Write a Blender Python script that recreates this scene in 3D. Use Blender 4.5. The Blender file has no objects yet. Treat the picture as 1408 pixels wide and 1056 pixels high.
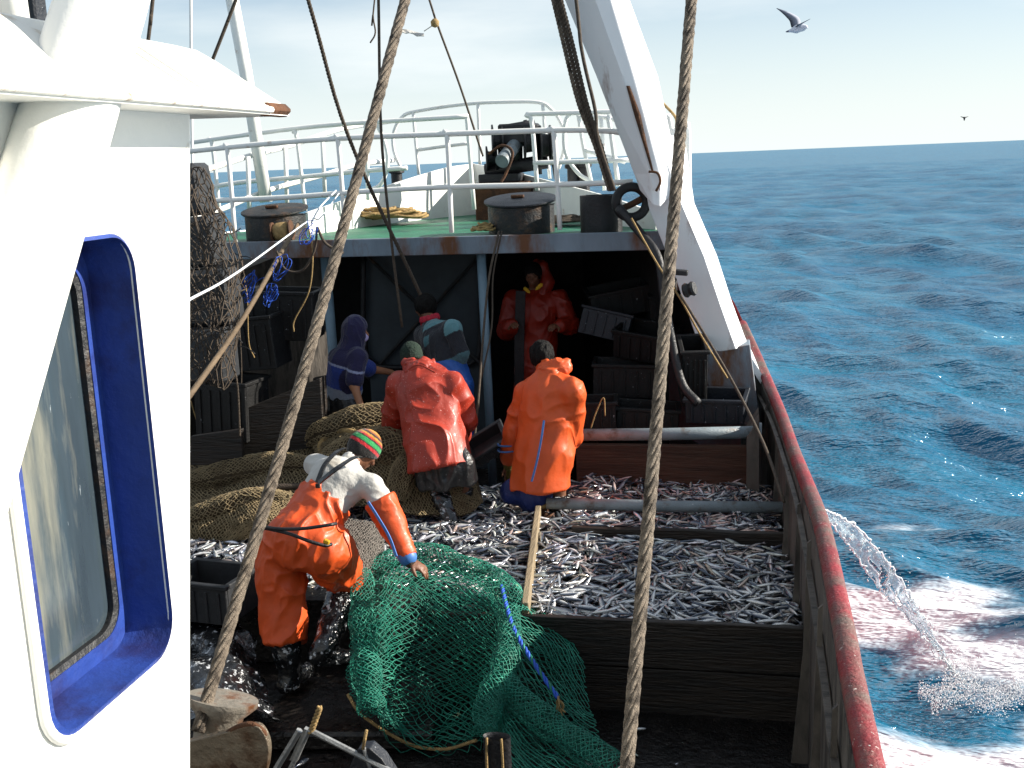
import bpy, math, random
import numpy as np
from mathutils import Vector, Matrix
random.seed(7); rng = np.random.default_rng(7)
S = bpy.context.scene
C = bpy.data.collections.new("scene"); S.collection.children.link(C)
R = math.radians
# ------------------------------------------------------------------ camera
FPX = 1510.0; YAW, PITCH, ROLL = R(12), R(-11.5), R(2.3)
CAM = np.array([0, 0, 3.4])
cf = np.array([-math.sin(YAW)*math.cos(PITCH), math.cos(YAW)*math.cos(PITCH), math.sin(PITCH)])
r0 = np.array([math.cos(YAW), math.sin(YAW), 0.0]); u0 = np.cross(r0, cf)
cr = r0*math.cos(ROLL)-u0*math.sin(ROLL); cu = r0*math.sin(ROLL)+u0*math.cos(ROLL)
cam = bpy.data.cameras.new("camera"); camo = bpy.data.objects.new("camera", cam); C.objects.link(camo)
cam.sensor_width = 36; cam.lens = 36*FPX/1408; cam.clip_start = 0.05; cam.clip_end = 60000
M4 = Matrix(((cr[0], cu[0], -cf[0], CAM[0]), (cr[1], cu[1], -cf[1], CAM[1]), (cr[2], cu[2], -cf[2], CAM[2]), (0, 0, 0, 1)))
camo.matrix_world = M4
S.camera = camo
S.render.resolution_x, S.render.resolution_y = 1024, 768
def ray(x, y): return cf+cr*(x-704)/FPX-cu*(y-528)/FPX
def PY(x, y, Y): d = ray(x, y); return CAM+d*(Y/d[1])
def PZ(x, y, z): d = ray(x, y); return CAM+d*((z-CAM[2])/d[2])
def PX(x, y, X): d = ray(x, y); return CAM+d*(X/d[0])
# ------------------------------------------------------------------ light
SUN_AZ, SUN_EL = R(74), R(26)      # azimuth from the bow (+Y) towards starboard (+X)
W = bpy.data.worlds.new("World"); S.world = W; W.use_nodes = True
nt = W.node_tree; nt.nodes.clear()
wo = nt.nodes.new('ShaderNodeOutputWorld'); bg = nt.nodes.new('ShaderNodeBackground'); sky = nt.nodes.new('ShaderNodeTexSky')
sky.sky_type = 'NISHITA'; sky.sun_disc = False; sky.sun_elevation = SUN_EL; sky.sun_rotation = SUN_AZ
sky.air_density = 1.0; sky.dust_density = 0.1; sky.ozone_density = 3.0
tc = nt.nodes.new('ShaderNodeTexCoord'); mp = nt.nodes.new('ShaderNodeMapping'); mp.inputs['Scale'].default_value = (1.2, 1.2, 6)
nz = nt.nodes.new('ShaderNodeTexNoise'); nz.inputs['Scale'].default_value = 1.6; nz.inputs['Detail'].default_value = 7; nz.inputs['Roughness'].default_value = .55
cr1 = nt.nodes.new('ShaderNodeValToRGB'); cr1.color_ramp.elements[0].position = .38; cr1.color_ramp.elements[1].position = .72
mx = nt.nodes.new('ShaderNodeMix'); mx.data_type = 'RGBA'
L = nt.links.new
L(tc.outputs['Generated'], mp.inputs['Vector']); L(mp.outputs[0], nz.inputs['Vector']); L(nz.outputs['Fac'], cr1.inputs[0])
mul = nt.nodes.new('ShaderNodeMapRange'); mul.inputs['To Min'].default_value = .22; mul.inputs['To Max'].default_value = .92
L(cr1.outputs[0], mul.inputs[0])
sx = nt.nodes.new('ShaderNodeSeparateXYZ'); L(tc.outputs['Generated'], sx.inputs[0])
hzn = nt.nodes.new('ShaderNodeMapRange'); hzn.inputs['From Min'].default_value = 0; hzn.inputs['From Max'].default_value = .22; hzn.inputs['To Min'].default_value = .93; hzn.inputs['To Max'].default_value = 0; L(sx.outputs['Z'], hzn.inputs[0])
mxm = nt.nodes.new('ShaderNodeMath'); mxm.operation = 'MAXIMUM'; L(mul.outputs[0], mxm.inputs[0]); L(hzn.outputs[0], mxm.inputs[1]); L(mxm.outputs[0], mx.inputs['Factor'])
L(sky.outputs[0], mx.inputs[6]); mx.inputs[7].default_value = (7.2, 7.75, 7.85, 1)
L(mx.outputs[2], bg.inputs[0]); bg.inputs[1].default_value = 0.062; L(bg.outputs[0], wo.inputs[0])
sd = bpy.data.lights.new("sun", 'SUN'); sd.energy = 5.0; sd.angle = R(.5); sd.color = (1, .93, .82)
so = bpy.data.objects.new("sun", sd); C.objects.link(so)
sv = Vector((math.sin(SUN_AZ)*math.cos(SUN_EL), math.cos(SUN_AZ)*math.cos(SUN_EL), math.sin(SUN_EL)))
so.rotation_euler = sv.to_track_quat('Z', 'Y').to_euler(); so.location = (20, 5, 20)
S.view_settings.view_transform = 'Standard'; S.view_settings.look = 'None'; S.view_settings.exposure = 1.1; S.view_settings.gamma = 1
# ------------------------------------------------------------------ materials
def lin(h):
    h = h.lstrip('#'); v = [int(h[i:i+2], 16)/255 for i in (0, 2, 4)]
    return tuple((c/12.92 if c <= .04045 else ((c+.055)/1.055)**2.4) for c in v)+(1,)
MATS = {}
def mat(name, col, rough=.6, var=.25, scale=6, metal=0, bump=.0, bscale=60, col2=None, c2amt=.5, c2scale=3, spec=.5, stretch=(1, 1, 1), attr=None, coat=0, sheen=0, trans=0, ior=1.45, speck=None, speckscale=60, speckamt=.66, rvar=.15):
    if name in MATS: return MATS[name]
    m = bpy.data.materials.new(name); MATS[name] = m; m.use_nodes = True
    n = m.node_tree.nodes; l = m.node_tree.links.new; b = n['Principled BSDF']
    if isinstance(col, str): col = lin(col)
    tcn = n.new('ShaderNodeTexCoord'); mpp = n.new('ShaderNodeMapping'); mpp.inputs['Scale'].default_value = stretch; l(tcn.outputs['Object'], mpp.inputs[0])
    def noise(sc, det=5, rg=.6):
        q = n.new('ShaderNodeTexNoise'); q.inputs['Scale'].default_value = sc; q.inputs['Detail'].default_value = det; q.inputs['Roughness'].default_value = rg
        l(mpp.outputs[0], q.inputs['Vector']); return q.outputs['Fac']
    if attr:
        a = n.new('ShaderNodeAttribute'); a.attribute_name = attr; src = a.outputs['Color']
    else:
        rg = n.new('ShaderNodeRGB'); rg.outputs[0].default_value = col; src = rg.outputs[0]
    nf = noise(scale)
    mr = n.new('ShaderNodeMapRange'); mr.inputs['From Min'].default_value = .3; mr.inputs['From Max'].default_value = .7
    mr.inputs['To Min'].default_value = 1-var; mr.inputs['To Max'].default_value = 1+var*.6; l(nf, mr.inputs[0])
    vm = n.new('ShaderNodeVectorMath'); vm.operation = 'SCALE'; l(src, vm.inputs[0]); l(mr.outputs[0], vm.inputs['Scale']); out = vm.outputs[0]
    def over(out, c, sc, thr, wid=.08):
        q = noise(sc, 8, .65); rp = n.new('ShaderNodeMapRange'); rp.inputs['From Min'].default_value = thr-wid; rp.inputs['From Max'].default_value = thr+wid; l(q, rp.inputs[0])
        mi = n.new('ShaderNodeMix'); mi.data_type = 'RGBA'; l(rp.outputs[0], mi.inputs['Factor']); l(out, mi.inputs[6]); mi.inputs[7].default_value = lin(c) if isinstance(c, str) else c
        return mi.outputs[2]
    if col2: out = over(out, col2, c2scale, 1-c2amt)
    if speck: out = over(out, speck, speckscale, speckamt, .02)
    l(out, b.inputs['Base Color'])
    rr = n.new('ShaderNodeMapRange'); rr.inputs['To Min'].default_value = max(.03, rough-rvar); rr.inputs['To Max'].default_value = min(1, rough+rvar); l(noise(scale*2.3), rr.inputs[0]); l(rr.outputs[0], b.inputs['Roughness'])
    b.inputs['Metallic'].default_value = metal; b.inputs['IOR'].default_value = ior; b.inputs['Specular IOR Level'].default_value = spec
    b.inputs['Coat Weight'].default_value = coat; b.inputs['Coat Roughness'].default_value = .12; b.inputs['Transmission Weight'].default_value = trans; b.inputs['Sheen Weight'].default_value = sheen
    if bump:
        bp = n.new('ShaderNodeBump'); bp.inputs['Strength'].default_value = bump; bp.inputs['Distance'].default_value = .02; l(noise(bscale, 4), bp.inputs['Height']); l(bp.outputs[0], b.inputs['Normal'])
    return m
M = dict(
 white=lambda: mat('white_paint', (.78, .78, .75, 1), .42, .06, 3, bump=.15, bscale=14, col2='#8a5a30', c2amt=.30, c2scale=7),
 whouse=lambda: mat('wheelhouse_paint', (.80, .79, .74, 1), .5, .05, 3, bump=.12, bscale=18, col2='#a98d5a', c2amt=.30, c2scale=7),
 gantry=lambda: mat('gantry_paint', (.74, .75, .76, 1), .4, .06, 2, bump=.12, bscale=10, col2='#7a4a26', c2amt=.33, c2scale=3.2, stretch=(1, 1, .35)),
 rust=lambda: mat('rust', '#5a3922', .85, .5, 9, bump=.6, bscale=50, col2='#3a2618', c2amt=.5, c2scale=8),
 blue=lambda: mat('blue_paint', '#233c84', .5, .2, 8, bump=.25, bscale=30, col2='#1f2558', c2amt=.46, c2scale=5),
 bluedk=lambda: mat('dark_blue_paint', '#22307f', .5, .12, 6, bump=.2, bscale=30),
 green=lambda: mat('green_deck_paint', '#1a6a4c', .55, .3, 4, bump=.3, bscale=30, col2='#1b4a44', c2amt=.42, c2scale=2.5),
 beam=lambda: mat('grey_blue_beam', '#6f7d89', .6, .2, 5, bump=.3, bscale=30, col2='#5e3a20', c2amt=.46, c2scale=2.6, stretch=(1, 1, .35)),
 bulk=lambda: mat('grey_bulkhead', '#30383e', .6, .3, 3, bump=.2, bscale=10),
 pillar=lambda: mat('pillar_paint', '#6f8796', .5, .2, 6, bump=.2),
 dark=lambda: mat('dark_steel', '#1d1e20', .55, .5, 6, bump=.5, bscale=40, col2='#4a3524', c2amt=.4, c2scale=8),
 black=lambda: mat('black_steel', '#1c1c1f', .5, .4, 6, bump=.4, bscale=40),
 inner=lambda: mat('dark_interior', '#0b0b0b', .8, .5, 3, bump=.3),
 wetdeck=lambda: mat('wet_deck', '#120f0e', .33, .6, 5, bump=.8, bscale=22, col2='#2a2623', c2amt=.38, c2scale=9, rvar=.25),
 plank=lambda: mat('dark_wet_plank', '#2a211a', .5, .5, 3, bump=.6, bscale=20, stretch=(.3, 1, 3), col2='#15110f', c2amt=.5, c2scale=6),
 plankb=lambda: mat('brown_plank', '#4a3226', .65, .5, 4, bump=.6, bscale=20, stretch=(.3, 1, 3)),
 plankl=lambda: mat('pale_wood', '#8c7d65', .6, .3, 8, bump=.5, bscale=30, stretch=(3, .3, 1)),
 pipe=lambda: mat('grey_pipe', '#79848a', .45, .25, 5, bump=.3, col2='#574a40', c2amt=.38, c2scale=9, speck='#c8ccd0', speckscale=50, speckamt=.7),
 rail=lambda: mat('red_rail', '#7c1d24', .5, .3, 8, bump=.6, bscale=50, col2='#5c4a42', c2amt=.46, c2scale=2.4, speck='#d8d4cc', speckscale=45, speckamt=.66),
 bulw=lambda: mat('bulwark_plate', '#5c5650', .6, .4, 3, bump=.4, bscale=20, stretch=(1, 2, .4), col2='#2d2a28', c2amt=.45, c2scale=5),
 hull=lambda: mat('hull_red', '#8d2426', .5, .3, 3, bump=.2),
 wire=lambda: mat('wire_rope', '#86796a', .6, .5, 60, metal=.15, bump=.8, bscale=220, col2='#3e352c', c2amt=.45, c2scale=20),
 rope=lambda: mat('tan_rope', '#9a8054', .9, .4, 30, bump=.5, bscale=120),
 ropedk=lambda: mat('dark_rope', '#4a4036', .85, .4, 30, bump=.5, bscale=120),
 ropewh=lambda: mat('white_cord', '#d5dae0', .6, .15, 20),
 twine=lambda: mat('blue_twine', '#2352b8', .6, .2, 20),
 netg=lambda: mat('green_net_twine', '#146c5a', .55, .35, 9, col2='#409e86', c2amt=.40, c2scale=6, speck='#b09a70', speckscale=6, speckamt=.70),
 nett=lambda: mat('tan_net_twine', '#8c7b5c', .9, .35, 9, col2='#62533c', c2amt=.40, c2scale=6),
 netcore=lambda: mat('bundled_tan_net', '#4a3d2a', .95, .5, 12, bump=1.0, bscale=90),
 netgrey=lambda: mat('grey_net_twine', '#77716a', .7, .4, 20),
 plastic=lambda: mat('dark_grey_plastic', '#2a2c2f', .5, .35, 5, bump=.3, bscale=25),
 plasticbk=lambda: mat('black_plastic', '#0a0a0b', .55, .4, 5, bump=.3, speck='#b4bac2', speckscale=35, speckamt=.69),
 plasticbl=lambda: mat('blue_grey_plastic', '#161b24', .5, .3, 5, bump=.3, speck='#c0c8d2', speckscale=35, speckamt=.69),
 rubber=lambda: mat('black_rubber', '#0f0f10', .55, .3, 8, bump=.3),
 orange=lambda: mat('orange_oilskin', '#c84c1a', .50, .18, 5, bump=.28, bscale=12, coat=.04, col2='#b53d17', c2amt=.34, c2scale=5),
 orangej=lambda: mat('orange_rain_jacket', '#cc5220', .52, .16, 5, bump=.25, bscale=11, coat=.03, speck='#f2d2c0', speckscale=26, speckamt=.76),
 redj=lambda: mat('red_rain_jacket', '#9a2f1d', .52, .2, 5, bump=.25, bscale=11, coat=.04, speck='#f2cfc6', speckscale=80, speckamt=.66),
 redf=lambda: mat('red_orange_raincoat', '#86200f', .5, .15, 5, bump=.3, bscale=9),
 bluestripe=lambda: mat('blue_trim', '#3f6fae', .5, .1),
 shirt=lambda: mat('white_cotton', '#b5b3ae', .9, .12, 7, bump=.4, bscale=30, col2='#a39c90', c2amt=.36, c2scale=5, sheen=.2),
 wetblk=lambda: mat('wet_black_rubber', '#17181a', .2, .5, 8, bump=1.0, bscale=16, coat=.6, speck='#b9bcc0', speckscale=24, speckamt=.60, rvar=.12),
 blkcloth=lambda: mat('black_apron', '#1a1b1d', .35, .4, 8, bump=.8, bscale=14, coat=.2, speck='#8a8d90', speckscale=45, speckamt=.67),
 purple=lambda: mat('purple_fleece', '#1a1842', .9, .2, 12, bump=.5, bscale=40, sheen=.3),
 bluesh=lambda: mat('blue_shirt', '#2a50b4', .8, .2, 10, bump=.3),
 patt=lambda: mat('pattern_fabric', '#ffffff', .85, .15, 14, bump=.5, bscale=70, attr='Col', sheen=.2),
 skin=lambda: mat('skin', '#9a6a4d', .5, .12, 10, bump=.2, bscale=60),
 skindk=lambda: mat('tanned_skin', '#6f4a36', .5, .15, 10, bump=.2, bscale=60),
 hair=lambda: mat('black_hair', '#0b0908', .7, .4, 40, spec=.25, bump=1, bscale=90, stretch=(1, 1, .4)),
 knit=lambda: mat('brown_knit', '#3c2f22', .95, .3, 30, bump=.8, bscale=90),
 yellow=lambda: mat('yellow_cloth', '#d0a01c', .7, .2, 15, bump=.3),
 redc=lambda: mat('red_scarf', '#b02338', .8, .2, 15, bump=.5),
 fish=lambda: mat('fish_skin', '#ffffff', .20, .45, 30, metal=.35, attr='Col', spec=.8, rvar=.10),
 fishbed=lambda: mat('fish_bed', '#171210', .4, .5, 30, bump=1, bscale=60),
 gullw=lambda: mat('gull_feathers', '#ffffff', .8, .08, 20, attr='Col'),
)
def m_(k): return M[k]()
# ------------------------------------------------------------------ scene graph helpers
def tag(o, label=None, cat=None, group=None, kind=None):
    if label: o['label'] = label
    if cat: o['category'] = cat
    if group: o['group'] = group
    if kind: o['kind'] = kind
    return o
def thing(name, label, cat, loc=(0, 0, 0), group=None):
    o = bpy.data.objects.new(name, None); C.objects.link(o); o.location = [float(v) for v in loc]; o.empty_display_size = .1
    return tag(o, label, cat, group)
class MB:
    """vertices + faces of ONE mesh object, in world coordinates"""
    def __init__(s): s.v = []; s.f = []; s.m = []; s.n = 0
    def add(s, v, f, mi=0):
        v = np.asarray(v, float).reshape(-1, 3); s.v.append(v); s.f += [tuple(int(i)+s.n for i in q) for q in f]; s.m += [mi]*len(f); s.n += len(v); return s
    def box(s, c, size, rot=(0, 0, 0), mi=0, bev=0.0, axes=None):
        h = np.array(size)/2
        if bev:
            b = min(bev, h.min()*.9); vs = []
            # 24-vertex chamfered box
            for a in range(3):
                for sg in (-1, 1):
                    for (p, q) in ((-1, -1), (1, -1), (1, 1), (-1, 1)):
                        w = [0, 0, 0]; o1, o2 = (a+1) % 3, (a+2) % 3
                        w[a] = sg*h[a]; w[o1] = p*(h[o1]-b); w[o2] = q*(h[o2]-b); vs.append(w)
            import itertools
            vs = np.array(vs); faces = []
            for a in range(3):
                for si, sg in enumerate((-1, 1)):
                    i = (a*2+si)*4; q = [i, i+1, i+2, i+3]; faces.append(q if sg > 0 else q[::-1])
            def near(a, sg, w):   # vertex of face (a,sg) nearest w
                i = (a*2+(1 if sg > 0 else 0))*4; return i+int(np.argmin(((vs[i:i+4]-w)**2).sum(1)))
            for a in range(3):   # edges along axis a
                o1, o2 = (a+1) % 3, (a+2) % 3
                for p in (-1, 1):
                    for q in (-1, 1):
                        e = []
                        for t in (-1, 1):
                            w = np.zeros(3); w[a] = t*h[a]; w[o1] = p*h[o1]; w[o2] = q*h[o2]
                            e.append((near(o1, p, w), near(o2, q, w)))
                        fq = [e[0][0], e[0][1], e[1][1], e[1][0]]; faces.append(fq if p*q < 0 else fq[::-1])
            for p in (-1, 1):
                for q in (-1, 1):
                    for t in (-1, 1):
                        w = np.array([p*h[0], q*h[1], t*h[2]]); fq = [near(0, p, w), near(1, q, w), near(2, t, w)]
                        faces.append(fq if p*q*t > 0 else fq[::-1])
            v = vs
        else:
            v = np.array([[x, y, z] for x in (-h[0], h[0]) for y in (-h[1], h[1]) for z in (-h[2], h[2])])
            faces = [(0, 1, 3, 2), (4, 6, 7, 5), (0, 4, 5, 1), (2, 3, 7, 6), (0, 2, 6, 4), (1, 5, 7, 3)]
        if axes is not None: Rm = np.array(axes).T
        else:
            from mathutils import Euler
            Rm = np.array(Euler(rot).to_matrix())
        return s.add(v@Rm.T+np.array(c), faces, mi)
    def tube(s, pts, r, n=8, mi=0, cap=True, closed=False):
        P = np.array(pts, float); k = len(P); rr = np.full(k, r, float) if np.isscalar(r) else np.array(r, float)
        if closed: T = np.roll(P, -1, 0)-np.roll(P, 1, 0)
        else: T = np.gradient(P, axis=0)
        T /= np.linalg.norm(T, axis=1)[:, None]+1e-12
        N = np.zeros_like(P); a = np.array([0, 0, 1.0]) if abs(T[0][2]) < .9 else np.array([1.0, 0, 0])
        nn = np.cross(T[0], a); nn /= np.linalg.norm(nn); N[0] = nn
        for i in range(1, k):
            w = N[i-1]-T[i]*(N[i-1]@T[i]); N[i] = w/(np.linalg.norm(w)+1e-12)
        B = np.cross(T, N); th = np.linspace(0, 2*np.pi, n, endpoint=False)
        V = P[:, None]+rr[:, None, None]*(np.cos(th)[None, :, None]*N[:, None]+np.sin(th)[None, :, None]*B[:, None])
        f = []; kk = k if closed else k-1
        for i in range(kk):
            i2 = (i+1) % k
            for j in range(n): f.append((i*n+j, i*n+(j+1) % n, i2*n+(j+1) % n, i2*n+j))
        if cap and not closed: f.append(tuple(range(n))[::-1]); f.append(tuple((k-1)*n+j for j in range(n)))
        return s.add(V.reshape(-1, 3), f, mi)
    def rope(s, pts, r, pitch, strands=6, n=6, seg=10, mi=0):
        P = resample(np.array(pts, float), pitch/seg); T = np.gradient(P, axis=0); T /= np.linalg.norm(T, axis=1)[:, None]
        a = np.array([1.0, 0, 0]) if abs(T[0][0]) < .8 else np.array([0, 1.0, 0])
        N = np.cross(T, a); N /= np.linalg.norm(N, axis=1)[:, None]; B = np.cross(T, N)
        L_ = np.concatenate([[0], np.cumsum(np.linalg.norm(np.diff(P, axis=0), axis=1))]); sr = r*math.sin(math.pi/strands)/(1+math.sin(math.pi/strands))
        for q in range(strands):
            ph = 2*np.pi*(L_/pitch+q/strands)
            s.tube(P+(r-sr)*(np.cos(ph)[:, None]*N+np.sin(ph)[:, None]*B), sr*1.12, n, mi)
        return s
    def lathe(s, prof, c=(0, 0, 0), axis=(0, 0, 1), n=32, mi=0):
        ax = Vector(axis).normalized(); q = Vector((0, 0, 1)).rotation_difference(ax).to_matrix(); Rm = np.array(q)
        th = np.linspace(0, 2*np.pi, n, endpoint=False); V = []
        for (r, z) in prof: V.append(np.stack([r*np.cos(th), r*np.sin(th), np.full(n, z)], 1))
        V = np.concatenate(V)@Rm.T+np.array(c); k = len(prof); f = []
        for i in range(k-1):
            for j in range(n): f.append((i*n+j, i*n+(j+1) % n, (i+1)*n+(j+1) % n, (i+1)*n+j))
        if prof[0][0] > 1e-4: f.append(tuple(range(n))[::-1])
        if prof[-1][0] > 1e-4: f.append(tuple((k-1)*n+j for j in range(n)))
        return s.add(V, f, mi)
    def prism(s, poly, ext, mi=0):
        """poly: list of 3D points (planar), ext: extrusion vector"""
        p = np.array(poly, float); n = len(p); v = np.concatenate([p, p+np.array(ext)])
        f = [tuple(range(n))[::-1], tuple(range(n, 2*n))]+[(i, (i+1) % n, n+(i+1) % n, n+i) for i in range(n)]
        return s.add(v, f, mi)
    def loft(s, rings, mi=0, cap=True, closed=True):
        k = len(rings); n = len(rings[0]); v = np.concatenate([np.array(r, float) for r in rings]); f = []
        for i in range(k-1):
            for j in range(n if closed else n-1): f.append((i*n+j, i*n+(j+1) % n, (i+1)*n+(j+1) % n, (i+1)*n+j))
        if cap and closed: f.append(tuple(range(n))[::-1]); f.append(tuple((k-1)*n+j for j in range(n)))
        return s.add(v, f, mi)
    def build(s, name, mats, parent=None, smooth=False, col=None, bevel=0, sharp=None):
        me = bpy.data.meshes.new(name); V = np.concatenate(s.v)
        o0 = np.array(parent.matrix_world.translation) if parent is not None and False else np.zeros(3)
        if parent is not None:
            p = parent; o0 = np.zeros(3)
            while p is not None: o0 = o0+np.array(p.location); p = p.parent
        me.from_pydata((V-o0).tolist(), [], s.f)
        if not isinstance(mats, (list, tuple)): mats = [mats]
        for mm in mats: me.materials.append(mm if not isinstance(mm, str) else m_(mm))
        if len(mats) > 1: me.polygons.foreach_set('material_index', s.m)
        if col is not None:
            a = me.color_attributes.new('Col', 'FLOAT_COLOR', 'POINT'); cc = np.ones((len(V), 4), np.float32); cc[:, :3] = col; a.data.foreach_set('color', cc.ravel())
        me.validate(); me.update()
        o = bpy.data.objects.new(name, me); C.objects.link(o)
        if parent is not None: o.parent = parent
        if smooth: me.polygons.foreach_set('use_smooth', [True]*len(me.polygons))
        if sharp:
            me.set_sharp_from_angle(angle=R(sharp))
        if bevel:
            b = o.modifiers.new('bevel', 'BEVEL'); b.width = bevel; b.segments = 2; b.limit_method = 'ANGLE'; b.angle_limit = R(40)
        return o
def resample(P, step):
    d = np.linalg.norm(np.diff(P, axis=0), axis=1); L_ = np.concatenate([[0], np.cumsum(d)]); n = max(2, int(L_[-1]/step)+1); t = np.linspace(0, L_[-1], n)
    return np.stack([np.interp(t, L_, P[:, i]) for i in range(3)], 1)
def spline(pts, n=8, closed=False):
    P = [np.array(p, float) for p in pts]; out = []; k = len(P)
    rngi = range(k) if closed else range(k-1)
    for i in rngi:
        if closed: a, b, c, d = P[(i-1) % k], P[i], P[(i+1) % k], P[(i+2) % k]
        else: b, c = P[i], P[i+1]; a = P[i-1] if i > 0 else 2*b-c; d = P[i+2] if i+2 < k else 2*c-b
        for t in np.linspace(0, 1, n, endpoint=False):
            out.append(.5*((2*b)+(-a+c)*t+(2*a-5*b+4*c-d)*t*t+(-a+3*b-3*c+d)*t**3))
    if not closed: out.append(P[-1])
    return np.array(out)
def sag(a, b, s, n=24):
    a = np.array(a, float); b = np.array(b, float); t = np.linspace(0, 1, n)[:, None]; p = a+(b-a)*t; p[:, 2] -= (4*s*t*(1-t))[:, 0]; return p
def tubeobj(name, pts, r, mk, parent=None, n=8, **k): return MB().tube(pts, r, n).build(name, mk, parent, smooth=True, **k)
# value noise --------------------------------------------------------
_h = np.random.default_rng(3).random(4096).astype(np.float32)
def vnoise(p):
    p = np.asarray(p, np.float64); i = np.floor(p).astype(np.int64); f_ = p-i; f_ = f_*f_*(3-2*f_); o = 0
    for dx in (0, 1):
        for dy in (0, 1):
            for dz in (0, 1):
                h = _h[((i[..., 0]+dx)*73+(i[..., 1]+dy)*179+(i[..., 2]+dz)*283) % 4096]
                o = o+h*(f_[..., 0] if dx else 1-f_[..., 0])*(f_[..., 1] if dy else 1-f_[..., 1])*(f_[..., 2] if dz else 1-f_[..., 2])
    return o
def fbm(p, o=3):
    a = 0; w = 1; t = 0
    for k in range(o): a = a+w*vnoise(np.asarray(p)*2**k+k*17.3); t += w; w *= .5
    return a/t
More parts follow.
